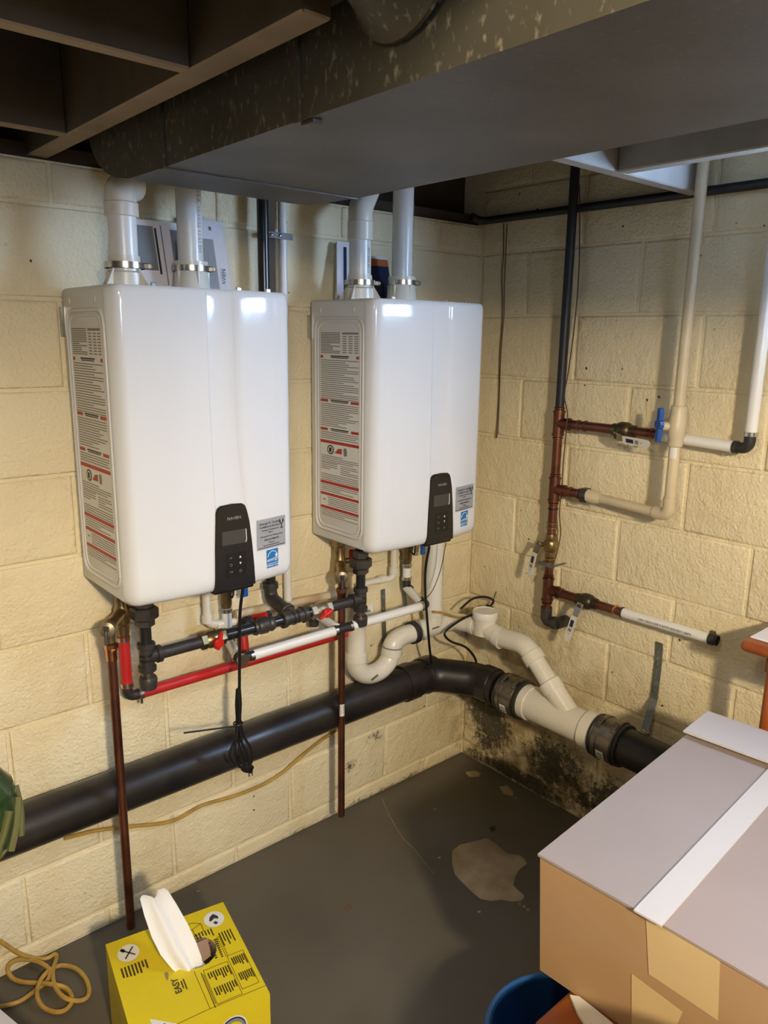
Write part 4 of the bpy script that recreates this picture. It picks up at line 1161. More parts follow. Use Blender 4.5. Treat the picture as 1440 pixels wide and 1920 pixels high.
b_ = MB(); b_.prism([(-0.095, -0.791, 0.465), (-0.085, -0.810, 0.463), (-0.085, -0.946, 0.451), (-0.095, -0.941, 0.442)], (0, 0, -0.004)); b_.build('pipe_band', 'galv', o, smooth=0)
b_ = MB(); b_.hexa((-0.075, -0.797, 0.467), (-0.090, -0.823, 0.468), 0.005, 0.001); b_.build('bolt', 'steel', o)

# ------------------------------------------------------------------ copper manifold on the right-hand wall
MX, MY, MR = -0.050, -0.398, 0.0143
def mz(v, u=1040): return v
t = thing('copper_manifold', 'copper water riser with three side branches on the right wall', 'copper pipe', (MX, MY, 0.74))
zA, zB, zC = 1.350, 1.138, 0.800
zt_ = (-0.050, -0.398, 1.392)[2]; zb_ = (-0.050, -0.392, 0.732)[2]
MB().cyl((MX, MY, zt_-0.002), (MX, MY, 2.16), 0.0140, 18).build('black_riser', 'dark_pipe', t, label='black upper part of the riser')
MB().cyl((MX, MY, zb_), (MX, MY, zt_), MR, 20).build('riser', 'copper', t)
def cu_tee(z):
    b_ = MB(); b_.cyl((MX, MY, z-0.040), (MX, MY, z+0.040), MR+0.003, 20); b_.cyl((MX, MY, z), (MX, MY-0.042, z), MR+0.003, 20)
    for c, d in (((MX, MY, z+0.036), (0, 0, 1)), ((MX, MY, z-0.036), (0, 0, 1)), ((MX, MY-0.038, z), (0, 1, 0))):
        crimp(b_, c, d, MR+0.003, 0.006)
    b_.build('tee', 'copper_dark', t)
    for s_ in (0.047, -0.047):
        r_ = MB(); r_.lathe((MX, MY, z+s_-0.004), (0, 0, 1), [(0, MR), (0.002, MR+0.0028), (0.006, MR+0.0028), (0.008, MR)], 20); r_.build('solder_ring', 'copper', t)
for z in (zA, zB, zC): cu_tee(z)
def ring(y, z, m_='copper', r=MR): 
    r_ = MB(); r_.lathe((MX, y+0.004, z), (0, -1, 0), [(0, r), (0.002, r+0.0028), (0.006, r+0.0028), (0.008, r)], 20); r_.build('solder_ring', m_, t)
def ball_valve(c, d, ldir, swing, name='ball_valve', m_='brass', off=(0, 0, 0)):
    c = V(c); d = V(d).normalized()
    b_ = MB(); b_.lathe(c-d*0.038, d, [(0, MR+0.003), (0.008, MR+0.0045), (0.016, MR+0.004), (0.020, 0.0225), (0.030, 0.0255), (0.046, 0.0255), (0.056, 0.0225), (0.060, MR+0.004), (0.068, MR+0.0045), (0.076, MR+0.003)], 20)
    s_ = V(swing).normalized()
    b_.cyl(c, c+s_*0.036+V(off), 0.008, 14); b_.hexa(c+s_*0.034+V(off), c+s_*0.043+V(off), 0.0095, 0.001)
    v_ = b_.build(name, m_, t, smooth=35)
    l = V(ldir).normalized(); n = s_; w2 = l.cross(n).normalized(); p0 = c+s_*0.037+V(off)
    a_ = MB(); a_.prism([p0-l*0.010-w2*0.011, p0-l*0.010+w2*0.011, p0+l*0.030+w2*0.009+n*0.012, p0+l*0.030-w2*0.009+n*0.012], n*0.0025); a_.build('lever_arm', 'steel', v_, smooth=0)
    h_ = MB(); q0 = p0+l*0.028+n*0.012; out = []
    for k in range(7): out.append(q0+l*(0.075+0.011*math.sin(PI*k/6))+w2*0.011*math.cos(PI*k/6))
    h_.prism([q0+w2*0.010]+out+[q0-w2*0.010], n*0.005)
    hv = h_.build('lever_grip', 'lever_white', v_, smooth=30, label='white valve lever')
    pr_ = MB(); m0 = q0+n*0.0056
    for a0, a1, w3, mm in ((0.012, 0.036, 0.006, 'flyer_navy'), (0.041, 0.052, 0.006, 'grey_print'), (0.058, 0.061, 0.0018, 'grey_print')):
        pr_.mat(mm).poly([m0+l*a0-w2*w3, m0+l*a1-w2*w3, m0+l*a1+w2*w3, m0+l*a0+w2*w3])
    pr_.build('lever_print', parent=hv, smooth=0)
def brun(y0_, y1_, z, m_='copper_dark', r=MR, name='branch'): MB().cyl((MX, y0_, z), (MX, y1_, z), r, 20).build(name, m_, t)
# top branch
yv = (-0.050, -0.631, 1.349)[1]; ye = (-0.050, -0.742, 1.345)[1]
brun(MY-0.03, ye, zA); ring(MY-0.075, zA); ring(MY-0.100, zA); ball_valve((MX, yv, zA), (0, 1, 0), (0.0, -1, -0.06), (-1, 0, -0.35), 'ball_valve', 'bronze'); ring(ye+0.02, zA); ring(ye-0.004, zA, 'iron')
# middle branch
ym_ = (-0.050, -0.515, 1.135)[1]
brun(MY-0.03, ym_-0.01, zB); ring(MY-0.062, zB); ring(ym_+0.022, zB)
MB().hexa((MX, ym_+0.012, zB), (MX, ym_-0.012, zB), 0.0245, 0.002).build('hex_adapter', 'iron', t, smooth=25)
# bottom branch
yv3 = (-0.050, -0.550, 0.795)[1]; ye3 = (-0.050, -0.680, 0.798)[1]
brun(MY-0.03, ye3, zC, 'copper'); ring(MY-0.055, zC); ball_valve((MX, yv3, zC), (0, 1, 0), (-0.10, 0.20, -1), (-1, 0, -0.25), 'ball_valve', 'bronze'); ring(ye3+0.026, zC, 'copper_bright'); ring(ye3+0.002, zC, 'iron')
# main shut-off on the riser
zv = (-0.050, -0.397, 0.951)[2]
ball_valve((MX, MY, zv), (0, 0, 1), (-0.05, 0.16, -1), (-1, 0.12, 0.0), 'shutoff_valve', 'brass', (0.018, 0.026, 0))
for z in (zv+0.075, zv+0.06, zv-0.045, zv-0.058):
    r_ = MB(); r_.lathe((MX, MY, z-0.005), (0, 0, 1), [(0, MR), (0.002, MR+0.003), (0.008, MR+0.003), (0.010, MR)], 20); r_.build('solder_ring', 'brass', t)
zs = (-0.050, -0.393, 0.888)[2]
b_ = MB(); b_.span((MX-0.020, MY-0.032, zs-0.006), (MX-0.016, MY+0.030, zs+0.006)); b_.span((MX-0.018, MY-0.032, zs-0.002), (-0.004, MY-0.028, zs+0.002)); b_.span((MX-0.018, MY+0.026, zs-0.002), (-0.004, MY+0.030, zs+0.002)); b_.build('pipe_bracket', 'galv', t, smooth=0)
zt2 = (-0.050, -0.411, 1.073)[2]
b_ = MB(); b_.lathe((MX, MY, zt2-0.002), (0, 0, 1), [(0, MR+0.0005), (0, MR+0.0022), (0.005, MR+0.0022), (0.005, MR+0.0005)], 20); b_.build('black_tie', 'cord', t)
e_ = MB(); ze = (-0.050, -0.400, 0.691)[2]
e_.tube([(MX, MY, zb_+0.006), (MX, MY, ze), (MX, MY-0.032, ze)], MR+0.0045, 18, bend=0.018); e_.lathe((MX, MY-0.026, ze), (0, -1, 0.1), [(0, 0.020), (0.008, 0.0215), (0.014, 0.0215), (0.022, 0.018)], 20)
e_.tube([(MX, MY-0.040, ze), (0.002, MY-0.048, ze)], 0.020, 18); e_.build('wall_elbow', 'iron', t)

# white tube on the top branch that turns up the wall
t = thing('supply_tube', 'white water tube turning up the right wall with a black elbow', 'water pipe', (MX, -0.95, 1.34))
yk = (-0.050, -0.992, 1.351)[1]
MB().cyl((MX, ye-0.002, zA-0.002), (MX, yk+0.030, zA-0.010), 0.0150, 18).build('tube', 'pex_white', t)
MB().cyl((MX, yk-0.004, zA+0.028), (MX, yk-0.004, 2.165), 0.0150, 18).build('tube', 'pex_white', t)
e_ = MB(); e_.tube([(MX, yk+0.036, zA-0.010), (MX, yk-0.004, zA-0.010), (MX, yk-0.004, zA+0.030)], 0.0145, 16, bend=0.018); e_.build('elbow', 'rubber', t)
k_ = MB(); crimp(k_, (MX, yk+0.030, zA-0.010), (0, 1, 0), 0.015); k_.build('crimp_ring', 'iron', t)
k_ = MB(); crimp(k_, (MX, yk-0.004, zA+0.028), (0, 0, 1), 0.015); k_.build('crimp_ring', 'steel', t)
# bottom white stub
t = thing('stub_tube', 'short white printed tube with an open black end on the right wall', 'water pipe', (MX, -0.8, 0.785))
yo = (-0.050, -0.967, 0.807)[1]
s_ = MB().cyl((MX, ye3-0.002, zC), (MX, yo+0.012, zC+0.004), 0.0150, 18).build('tube', 'pex_white', t)
text('printed_line', 'USA 1 INCH SDR 9 ASTM F876/F877 100PSI', 0.009, (MX-0.0148, (ye3+yo)/2, zC+0.002), (0, -1, 0.012), (0.3, 0, 1), 'black_print', s_, lift=0.0016)
MB().lathe((MX, yo+0.016, zC+0.004), (0, -1, 0), [(0, 0.0155), (0.002, 0.0178), (0.014, 0.0178), (0.016, 0.0155)], 20).build('crimp_ring', 'iron', t)
MB().lathe((MX, yo+0.002, zC+0.004), (0, -1, 0), [(0, 0.0152), (0.010, 0.0155), (0.0104, 0.0125), (0.002, 0.0115), (0.0, 0)], 20).build('open_end', 'rubber', t)
MB().span((MX-0.006, yo+0.001, zC+0.019), (MX+0.006, yo+0.015, zC+0.028), 0.001).build('crimp_lug', 'clamp_steel', t, smooth=0)
# cream plastic pipe with a blue valve
t = thing('cream_pipe', 'cream plastic pipe with a blue-handled valve on the right wall', 'water pipe', (MX, -0.79, 1.12))
yc_ = -0.813; KX = -0.086
MB().tube([(MX, ym_-0.004, zB), (MX, ym_-0.06, zB-0.001), (KX, yc_, zB-0.004), (KX, yc_, zB+0.06)], 0.0142, 18, bend=0.026, bseg=8).build('bend', 'cpvc', t)
b_ = MB(); b_.lathe((MX, ym_-0.006, zB), (0, -1, -0.02), [(0, 0.0205), (0.040, 0.0195), (0.052, 0.0145)], 20); b_.build('adapter', 'cpvc', t)
b_ = MB(); b_.tube([(KX+0.007, yc_+0.045, zB-0.0035), (KX, yc_, zB-0.004), (KX, yc_, zB+0.046)], 0.0178, 18, bend=0.034, bseg=8); b_.build('elbow', 'cpvc', t)
MB().cyl((KX, yc_, zB+0.04), (KX, yc_, 2.165), 0.0150, 18).build('riser', 'cpvc', t)
zq = (-0.086, -0.814, 1.382)[2]; ztop = (-0.086, -0.814, 1.439)[2]; zbot = (-0.086, -0.812, 1.326)[2]
bv = MB(); bv.lathe((KX, yc_, zbot), (0, 0, 1), [(0, 0.0165), (0.004, 0.0200), (0.026, 0.0200), (0.030, 0.0228), (ztop-zbot-0.030, 0.0228), (ztop-zbot-0.026, 0.0205), (ztop-zbot-0.003, 0.0205), (ztop-zbot, 0.0165)], 22)
bv.cyl((KX, yc_, zq), (KX-0.020, yc_+0.030, zq), 0.012, 16); vb = bv.build('valve_body', 'cpvc', t)
h_ = MB(); hc = V((KX-0.022, yc_+0.034, zq+0.004)); out = []
for a, r_ in ((0, 0.018), (0.5, 0.017), (1.0, 0.014), (1.30, 0.030), (1.42, 0.042), (1.58, 0.045), (1.75, 0.042), (1.92, 0.030), (2.14, 0.014), (2.64, 0.017), (3.14, 0.018), (3.64, 0.017), (4.14, 0.014), (4.45, 0.034), (4.58, 0.048), (4.85, 0.048), (4.98, 0.034), (5.28, 0.014), (5.8, 0.017)):
    out.append(hc+V((0.5*r_*math.cos(a), 0.8*r_*math.cos(a), r_*math.sin(a))))
h_.prism(out, (-0.010, 0.006, 0)); h_.build('blue_handle', 'blue_handle', vb, smooth=30, label='blue butterfly valve handle')
pt_ = MB()
for k in range(4):
    a0, a1 = 0.3-k*0.3, 0.3-(k+1)*0.3
    pt_.poly([(KX-0.0165*math.cos(a_), yc_+0.0165*math.sin(a_), z_) for a_, z_ in ((a0, zbot-0.030), (a1, zbot-0.030), (a1, zbot+0.0), (a0, zbot+0.0))])
pt_.build('paper_tag', 'label_white', vb, smooth=60)

# dark tube standing in for the dark sill gap under the joists, thin wires on the wall
o = MB().tube([(-0.075, -0.014, 1.998), (-0.03, -0.022, 1.988), (-0.020, -0.06, 1.990), (-0.019, -0.7, 1.990), (-0.019, -1.14, 1.99)], 0.0125, 12, bend=0.02).build('sill_gap_tube', 'dark_pipe')
tag(o, 'dark tube standing in for the sill gap along the right wall, just under the joists', 'sill_gap_tube')
def wire(name, label, pts, r, m_, cat='wire', sm=True, parts=None, seg=8, bseg=6):
    o = MB().tube(pts, r, seg, smooth_pts=sm, bseg=bseg).build(name, m_)
    return tag(o, label, cat)
wire('thin_wire', 'thin brown wire hanging doubled on the right wall beside the right heater', [(-0.006, -0.094, 1.978), (-0.006, -0.099, 1.891), (-0.006, -0.098, 1.798), (-0.006, -0.108, 1.685), (-0.006, -0.104, 1.562), (-0.006, -0.108, 1.418), (-0.006, -0.107, 1.326), (-0.006, -0.105, 1.270), (-0.006, -0.112, 1.286), (-0.009, -0.115, 1.345), (-0.009, -0.112, 1.553), (-0.009, -0.117, 1.685), (-0.009, -0.113, 1.788), (-0.009, -0.112, 1.940), (-0.009, -0.112, 1.976)], 0.0016, 'wire_brown')
wire('thin_wire', 'thin wire running down beside the black and copper riser', [(-0.030, -0.401, 2.056), (-0.030, -0.412, 1.943), (-0.028, -0.419, 1.806), (-0.026, -0.416, 1.666), (-0.028, -0.406, 1.513), (-0.030, -0.398, 1.438), (-0.070, -0.443, 1.386), (-0.072, -0.444, 1.345), (-0.050, -0.428, 1.300), (-0.030, -0.411, 1.219), (-0.015, -0.401, 1.129), (-0.020, -0.402, 1.059), (-0.020, -0.412, 0.989), (-0.024, -0.410, 0.944), (-0.030, -0.403, 0.894)], 0.0018, 'wire_brown')
wire('thin_wire', 'thin dark wire sticking up from the cable loop in the corner', [(-0.033, -0.150, 0.683), (0.016, -0.130, 0.724), (0.060, -0.120, 0.764), (0.090, -0.110, 0.805)], 0.0014, 'cord')
wire('thin_wire', 'thin grey wire hanging below the right heater control panel', [(-0.336, -0.200, 0.964), (-0.324, -0.170, 0.870), (-0.338, -0.150, 0.794), (-0.388, -0.160, 0.769)], 0.0014, 'wire_brown')

# power cords
t = thing('power_cord', 'black power cord tied in a bundle below the left heater', 'power cord', (-1.091, -0.200, 0.453))
MB().tube([(-1.105, -0.240, 0.990), (-1.105, -0.220, 0.910), (-1.101, -0.205, 0.801), (-1.102, -0.200, 0.694)], 0.0042, 10, smooth_pts=True).build('cord', 'cord', t)
LOOPS = [[(-1.107, -0.197, 0.691), (-1.110, -0.195, 0.648), (-1.111, -0.197, 0.599), (-1.118, -0.195, 0.549), (-1.134, -0.195, 0.512), (-1.132, -0.195, 0.486), (-1.112, -0.200, 0.471)],
    [(-1.105, -0.203, 0.696), (-1.109, -0.205, 0.652), (-1.110, -0.203, 0.601), (-1.119, -0.205, 0.554), (-1.125, -0.205, 0.508), (-1.114, -0.205, 0.470), (-1.088, -0.200, 0.452)],
    [(-1.101, -0.199, 0.693), (-1.100, -0.200, 0.647), (-1.103, -0.200, 0.598), (-1.093, -0.200, 0.550), (-1.073, -0.200, 0.503), (-1.071, -0.200, 0.465), (-1.088, -0.200, 0.450)],
    [(-1.108, -0.206, 0.698), (-1.108, -0.208, 0.652), (-1.108, -0.206, 0.602), (-1.105, -0.208, 0.542), (-1.091, -0.208, 0.497), (-1.083, -0.206, 0.461), (-1.102, -0.204, 0.459)],
    [(-1.107, -0.200, 0.693), (-1.110, -0.203, 0.636), (-1.107, -0.200, 0.586), (-1.108, -0.199, 0.531), (-1.098, -0.199, 0.487), (-1.091, -0.199, 0.455)]]
for L3 in LOOPS:
    lp = MB(); lp.tube(L3, 0.0038, 8, smooth_pts=True); lp.build('cord_loop', 'cord', t)
pg = V((-1.085, -0.200, 0.450))
MB().box(pg, (0.030, 0.020, 0.022), Matrix.Rotation(0.5, 3, 'Y'), 0.004, 2).build('plug', 'cord', t, smooth=40)
for dz in (0, 0.010): MB().span(pg+V((0.004+dz, -0.001, -0.028)), pg+V((0.006+dz, 0.002, -0.008))).build('prong', 'iron', t, smooth=0)
zp = V((-1.110, -0.205, 0.594)); ze_ = V((-1.279, -0.230, 0.638))
b_ = MB(); b_.tube([zp+V((0.012*math.cos(a), 0.012*math.sin(a)+0.004, 0)) for a in [k*PI/6 for k in range(13)]], 0.0022, 6, caps=False); b_.box(zp+V((-0.012, -0.004, 0)), (0.007, 0.007, 0.007)); b_.tube([zp+V((-0.012, -0.006, 0)), ze_], [0.0024, 0.0024, 0.0015], 6); b_.build('zip_tie', 'cord', t)
wire('power_cord', 'black power cord hanging from the right heater to the black drain line', [(-0.450, -0.240, 0.980), (-0.444, -0.220, 0.905), (-0.424, -0.200, 0.826), (-0.404, -0.190, 0.737), (-0.358, -0.160, 0.604), (-0.313, -0.125, 0.516), (-0.342, -0.135, 0.508)], 0.0042, 'cord', 'power cord')
wire('power_cord', 'looped black cord over the drain pipes in the corner', [(-0.181, -0.130, 0.683), (-0.131, -0.140, 0.712), (-0.075, -0.150, 0.710), (-0.030, -0.150, 0.684), (-0.083, -0.160, 0.667), (-0.182, -0.155, 0.659), (-0.260, -0.150, 0.635), (-0.275, -0.150, 0.616), (-0.242, -0.150, 0.584), (-0.170, -0.150, 0.545), (-0.123, -0.150, 0.498), (-0.107, -0.150, 0.462), (-0.110, -0.155, 0.413)], 0.0042, 'cord', 'power cord')
bx4 = V((-0.061, -0.160, 0.672)); tag(MB().box(bx4, (0.03, 0.014, 0.012), Matrix.Rotation(0.5, 3, 'Y'), 0.003, 2).build('cable_connector', 'cord', smooth=40), 'black cable connector beside the round cleanout cap', 'connector')

# yellow cable on the wall, in the corner and coiled on the floor
wire('yellow_cable', 'yellow cable draped over the white drain in the corner', [(-0.295, -0.110, 0.694), (-0.258, -0.120, 0.684), (-0.188, -0.125, 0.653), (-0.135, -0.145, 0.649), (-0.091, -0.155, 0.657), (-0.070, -0.160, 0.674)], 0.0042, 'cable_yellow', 'cable')
wire('yellow_cable', 'yellow cable running on the left wall from the trap to below the black drain', [(-0.367, -0.030, 0.574), (-0.383, -0.022, 0.516), (-0.442, -0.015, 0.451), (-0.541, -0.012, 0.371), (-0.623, -0.012, 0.330), (-0.692, -0.012, 0.313), (-0.762, -0.012, 0.289), (-0.849, -0.012, 0.254), (-0.919, -0.012, 0.241), (-1.023, -0.012, 0.243), (-1.130, -0.014, 0.258), (-1.207, -0.014, 0.248), (-1.263, -0.014, 0.257), (-1.354, -0.014, 0.288), (-1.440, -0.014, 0.315), (-1.522, -0.014, 0.330)], 0.0048, 'cable_yellow', 'cable')
COIL_PTS = [(-1.695, -0.010, 0.114), (-1.678, -0.010, 0.087), (-1.660, -0.010, 0.059), (-1.640, -0.010, 0.036), (-1.615, -0.010, 0.013), (-1.590, -0.018, 0.007), (-1.572, -0.017, 0.007), (-1.574, -0.034, 0.007), (-1.596, -0.078, 0.018), (-1.608, -0.122, 0.018), (-1.608, -0.160, 0.018), (-1.600, -0.189, 0.018), (-1.578, -0.202, 0.007), (-1.558, -0.207, 0.007), (-1.544, -0.185, 0.007), (-1.539, -0.144, 0.007), (-1.546, -0.102, 0.007), (-1.564, -0.073, 0.007), (-1.583, -0.061, 0.007), (-1.609, -0.076, 0.018), (-1.632, -0.093, 0.018), (-1.649, -0.123, 0.018), (-1.654, -0.157, 0.018), (-1.645, -0.176, 0.007), (-1.629, -0.201, 0.007), (-1.609, -0.209, 0.007), (-1.591, -0.196, 0.007), (-1.584, -0.171, 0.007), (-1.589, -0.141, 0.007), (-1.613, -0.123, 0.018), (-1.637, -0.083, 0.007), (-1.665, -0.055, 0.007), (-1.680, -0.027, 0.007), (-1.685, -0.010, 0.021), (-1.679, -0.010, 0.037), (-1.658, -0.010, 0.037), (-1.632, -0.010, 0.021), (-1.612, -0.037, 0.018), (-1.603, -0.069, 0.018), (-1.605, -0.086, 0.018), (-1.620, -0.095, 0.007), (-1.653, -0.105, 0.007), (-1.685, -0.112, 0.007), (-1.713, -0.105, 0.007), (-1.728, -0.098, 0.007)]
wire('yellow_cable', 'yellow cable lying in loose loops on the floor at bottom left', COIL_PTS, 0.0055, 'cable_yellow', 'cable', bseg=4)

# ------------------------------------------------------------------ yellow box of wipes
BZ = 0.250
A0, A1, A2 = V((-1.547, -0.341, 0.250)), V((-1.275, -0.393, 0.250)), V((-1.328, -0.664, 0.250))
ex = (A1-A0).normalized(); ey = V((ex.y, -ex.x, 0)); BW = (A1-A0).length; BD = BW+0.03
t = thing('wipes_box', 'bright yellow box of wipes with a paper towel pulled out of the top', 'box', ((A0+ex*BW/2+ey*BD/2).x, (A0+ex*BW/2+ey*BD/2).y, 0.0))
def BP(a, b, z=BZ): p_ = A0+ex*a*BW+ey*b*BD; return V((p_.x, p_.y, z))
HN = 16; hc_ = (0.62, 0.40); hr = (0.17, 0.15)
b_ = MB().mat('box_yellow')
outer = []
for k in range(HN):
    a = 2*PI*k/HN; c, s_ = math.cos(a), math.sin(a); m_ = max(abs(c), abs(s_))
    outer.append(b_.bm.verts.new(BP(0.5+0.5*c/m_, 0.5+0.5*s_/m_)))
inner = [b_.bm.verts.new(BP(hc_[0]+hr[0]*math.cos(2*PI*k/HN), hc_[1]+hr[1]*math.sin(2*PI*k/HN))) for k in range(HN)]
for k in range(HN): b_.face((outer[k], outer[(k+1) % HN], inner[(k+1) % HN], inner[k]))
b_.poly([BP(0, 0), BP(1, 0), BP(1, 1), BP(0, 1)][::-1]) if False else None
cr = [(0, 0), (1, 0), (1, 1), (0, 1)]
for i in range(4):
    a, c = cr[i], cr[(i+1) % 4]
    b_.poly([BP(*a), BP(*c), BP(*c, 0.001), BP(*a, 0.001)])
b_.poly([BP(0, 0, 0.001), BP(1, 0, 0.001), BP(1, 1, 0.001), BP(0, 1, 0.001)])
body = b_.build('box_body', parent=t, smooth=0)
ins = MB().mat('inner_card')
ring2 = [ins.bm.verts.new(BP(hc_[0]+hr[0]*1.03*math.cos(2*PI*k/HN), hc_[1]+hr[1]*1.03*math.sin(2*PI*k/HN), BZ-0.001)) for k in range(HN)]
ring3 = [ins.bm.verts.new(BP(hc_[0]+hr[0]*0.9*math.cos(2*PI*k/HN), hc_[1]+hr[1]*0.9*math.sin(2*PI*k/HN), BZ-0.045)) for k in range(HN)]
for k in range(HN): ins.face((ring2[k], ring2[(k+1) % HN], ring3[(k+1) % HN], ring3[k]))
ins.face(ring3)
ins.poly([BP(0.60, 0.30, BZ-0.004), BP(0.76, 0.30, BZ-0.002), BP(0.74, 0.42, BZ-0.018), BP(0.64, 0.44, BZ-0.024)])
ins.mat('paper_towel').poly([BP(0.58, 0.40, BZ-0.012), BP(0.66, 0.42, BZ-0.020), BP(0.70, 0.52, BZ-0.022), BP(0.60, 0.52, BZ-0.016)])
ins.build('opening', parent=body, smooth=0)
def mark(name, pts, m_, k=1):
    b2 = MB().mat(m_); b2.poly([BP(a, c, BZ+0.0005*k) for a, c in pts]); return b2.build(name, parent=body, smooth=0)
def multi(name, rects, m_, k=1):
    b2 = MB().mat(m_)
    for a0, a1, c0, c1 in rects: b2.poly([BP(a0, c0, BZ+0.0005*k), BP(a1, c0, BZ+0.0005*k), BP(a1, c1, BZ+0.0005*k), BP(a0, c1, BZ+0.0005*k)])
    return b2.build(name, parent=body, smooth=0)
def disc(a, c, ra, rc, n=20): return [(a+ra*math.cos(2*PI*i/n), c+rc*math.sin(2*PI*i/n)) for i in range(n)]
mark('printed_disc', disc(0.145, 0.165, 0.085, 0.085), 'white_print'); mark('printed_disc', disc(0.865, 0.145, 0.085, 0.085), 'white_print')
def stroke(name, lines_, m_, w_, k=2):
    b2 = MB().mat(m_)
    for (a0, c0), (a1, c1) in lines_:
        d = V((a1-a0, c1-c0)); d.normalize(); n_ = V((-d.y, d.x))*w_/2
        b2.poly([BP(a0+n_.x, c0+n_.y, BZ+0.0005*k), BP(a1+n_.x, c1+n_.y, BZ+0.0005*k), BP(a1-n_.x, c1-n_.y, BZ+0.0005*k), BP(a0-n_.x, c0-n_.y, BZ+0.0005*k)])
    return b2.build(name, parent=body, smooth=0)
stroke('printed_tools', [((0.10, 0.12), (0.19, 0.205)), ((0.19, 0.12), (0.11, 0.215))], 'black_print', 0.012)
mark('printed_tools', [(0.085, 0.12), (0.105, 0.10), (0.13, 0.13), (0.11, 0.15)], 'black_print', 2)
mark('printed_bottle', [(0.84, 0.11), (0.875, 0.09), (0.905, 0.13), (0.90, 0.16), (0.87, 0.14), (0.835, 0.16), (0.82, 0.15)], 'black_print', 2)
mark('printed_bottle', [(0.845, 0.18), (0.865, 0.17), (0.885, 0.195), (0.86, 0.21)], 'black_print', 2)
rn = random.Random(5)
def para(a0, a1, c0, c1, n, w_=0.011):
    out = []
    for i in range(n):
        a = a0+(a1-a0)*i/max(1, n-1); l = (c1-c0)*rn.uniform(0.55, 1.0)
        out.append((a, a+w_, c0, c0+l))
    return out
multi('printed_text', para(0.055, 0.24, 0.285, 0.40, 8, 0.014), 'box_ink')
multi('printed_text', para(0.52, 0.80, 0.225, 0.31, 12), 'box_ink')
multi('printed_text', para(0.845, 0.94, 0.30, 0.46, 5), 'box_ink')
multi('printed_text', para(0.64, 0.80, 0.625, 0.72, 9)+para(0.64, 0.80, 0.77, 0.86, 9), 'box_ink')
multi('printed_text', para(0.85, 0.95, 0.575, 0.69, 7)+para(0.85, 0.95, 0.73, 0.83, 7), 'box_ink')
multi('printed_text', [(0.595, 0.602, 0.60, 0.93), (0.608, 0.613, 0.62, 0.90)], 'box_ink')
multi('printed_chart', [(0.74+0.0, 0.762, 0.36+i*0.022, 0.372+i*0.022) for i in range(8)]+[(0.79, 0.82-0.002*i, 0.345+i*0.022, 0.360+i*0.022) for i in range(9)], 'black_print')
fr = []
for a0, a1, c0, c1 in ((0.62, 0.815, 0.59, 0.91), (0.83, 0.965, 0.545, 0.875), (0.825, 0.84, 0.335, 0.545)):
    fr += [((a0, c0), (a1, c0)), ((a1, c0), (a1, c1)), ((a1, c1), (a0, c1)), ((a0, c1), (a0, c0))]
stroke('printed_frame', fr, 'box_ink', 0.004, 1)
bxl = [(0.60, 0.14), (0.68, 0.10), (0.75, 0.14), (0.75, 0.22), (0.67, 0.25), (0.60, 0.21)]
stroke('printed_drawing', [(bxl[i], bxl[(i+1) % 6]) for i in range(6)]+[((0.60, 0.14), (0.67, 0.17)), ((0.67, 0.17), (0.75, 0.14)), ((0.67, 0.17), (0.67, 0.25))], 'box_ink', 0.005, 1)
stroke('flap_crease', [((0.555, 0.56), (0.56, 0.92)), ((0.56, 0.92), (1.0, 0.925)), ((0.56, 0.92), (0.0, 0.94))], 'box_ink', 0.004, 1)
text('printed_word', 'EASY', 0.019, BP(0.40, 0.63, BZ+0.001), ey*-1, ex*-1, 'black_print', body, lift=0.0005, bold=0.0004)
multi('printed_text', [(0.435, 0.445, 0.60, 0.67), (0.455, 0.465, 0.59, 0.69)], 'box_ink')
mark('slot', [(0.345, 0.485), (0.36, 0.47), (0.375, 0.49), (0.36, 0.54), (0.345, 0.55)], 'inner_card', 2)
mark('printed_triangle', [(0.145, 0.80), (0.165, 0.99), (0.31, 0.925)], 'white_print')
mark('printed_bottle', [(0.185, 0.885), (0.235, 0.885), (0.245, 0.93), (0.21, 0.945), (0.185, 0.93)], 'black_print', 2)
def FP(a, z, k=1): p_ = A0+ex*a*BW+ey*(BD+0.0006*k); return V((p_.x, p_.y, z))
b2 = MB().mat('white_print'); b2.poly([FP(0.70+0.115*math.cos(i*PI/12), 0.198+0.036*math.sin(i*PI/12)) for i in range(24)])
b2.mat('flyer_navy').poly([FP(0.70+0.105*math.cos(i*PI/12), 0.198+0.033*math.sin(i*PI/12), 2) for i in range(24)])
b2.mat('flyer_grey').poly([FP(0.70+0.098*math.cos(i*PI/12), 0.198+0.030*math.sin(i*PI/12), 3) for i in range(24)])
b2.mat('box_yellow').poly([FP(0.70+0.078*math.cos(i*PI/12), 0.198+0.023*math.sin(i*PI/12), 4) for i in range(24)])
b2.mat('black_print')
for q_ in ([(0.655, 0.203), (0.70, 0.197), (0.70, 0.181), (0.655, 0.186)], ):
    for i in range(4):
        a, c = q_[i], q_[(i+1) % 4]; d = V((c[0]-a[0], (c[1]-a[1])*3.6)).normalized(); n_ = (-d.y*0.004, d.x*0.0012)
        b2.poly([FP(a[0]+n_[0], a[1]+n_[1], 5), FP(c[0]+n_[0], c[1]+n_[1], 5), FP(c[0]-n_[0], c[1]-n_[1], 5), FP(a[0]-n_[0], a[1]-n_[1], 5)])
b2.build('printed_badge', parent=body, smooth=0)
b2 = MB().mat('label_red'); b2.poly([FP(0.74, 0.13), FP(0.86, 0.165), FP(0.88, 0.13), FP(0.86, 0.10)]); b2.mat('card_light').poly([FP(0.855, 0.165, 2), FP(0.875, 0.175, 2), FP(0.915, 0.173, 2), FP(0.93, 0.15, 2), FP(0.92, 0.11, 2), FP(0.86, 0.11, 2)])
b2.build('printed_picture', parent=body, smooth=0)
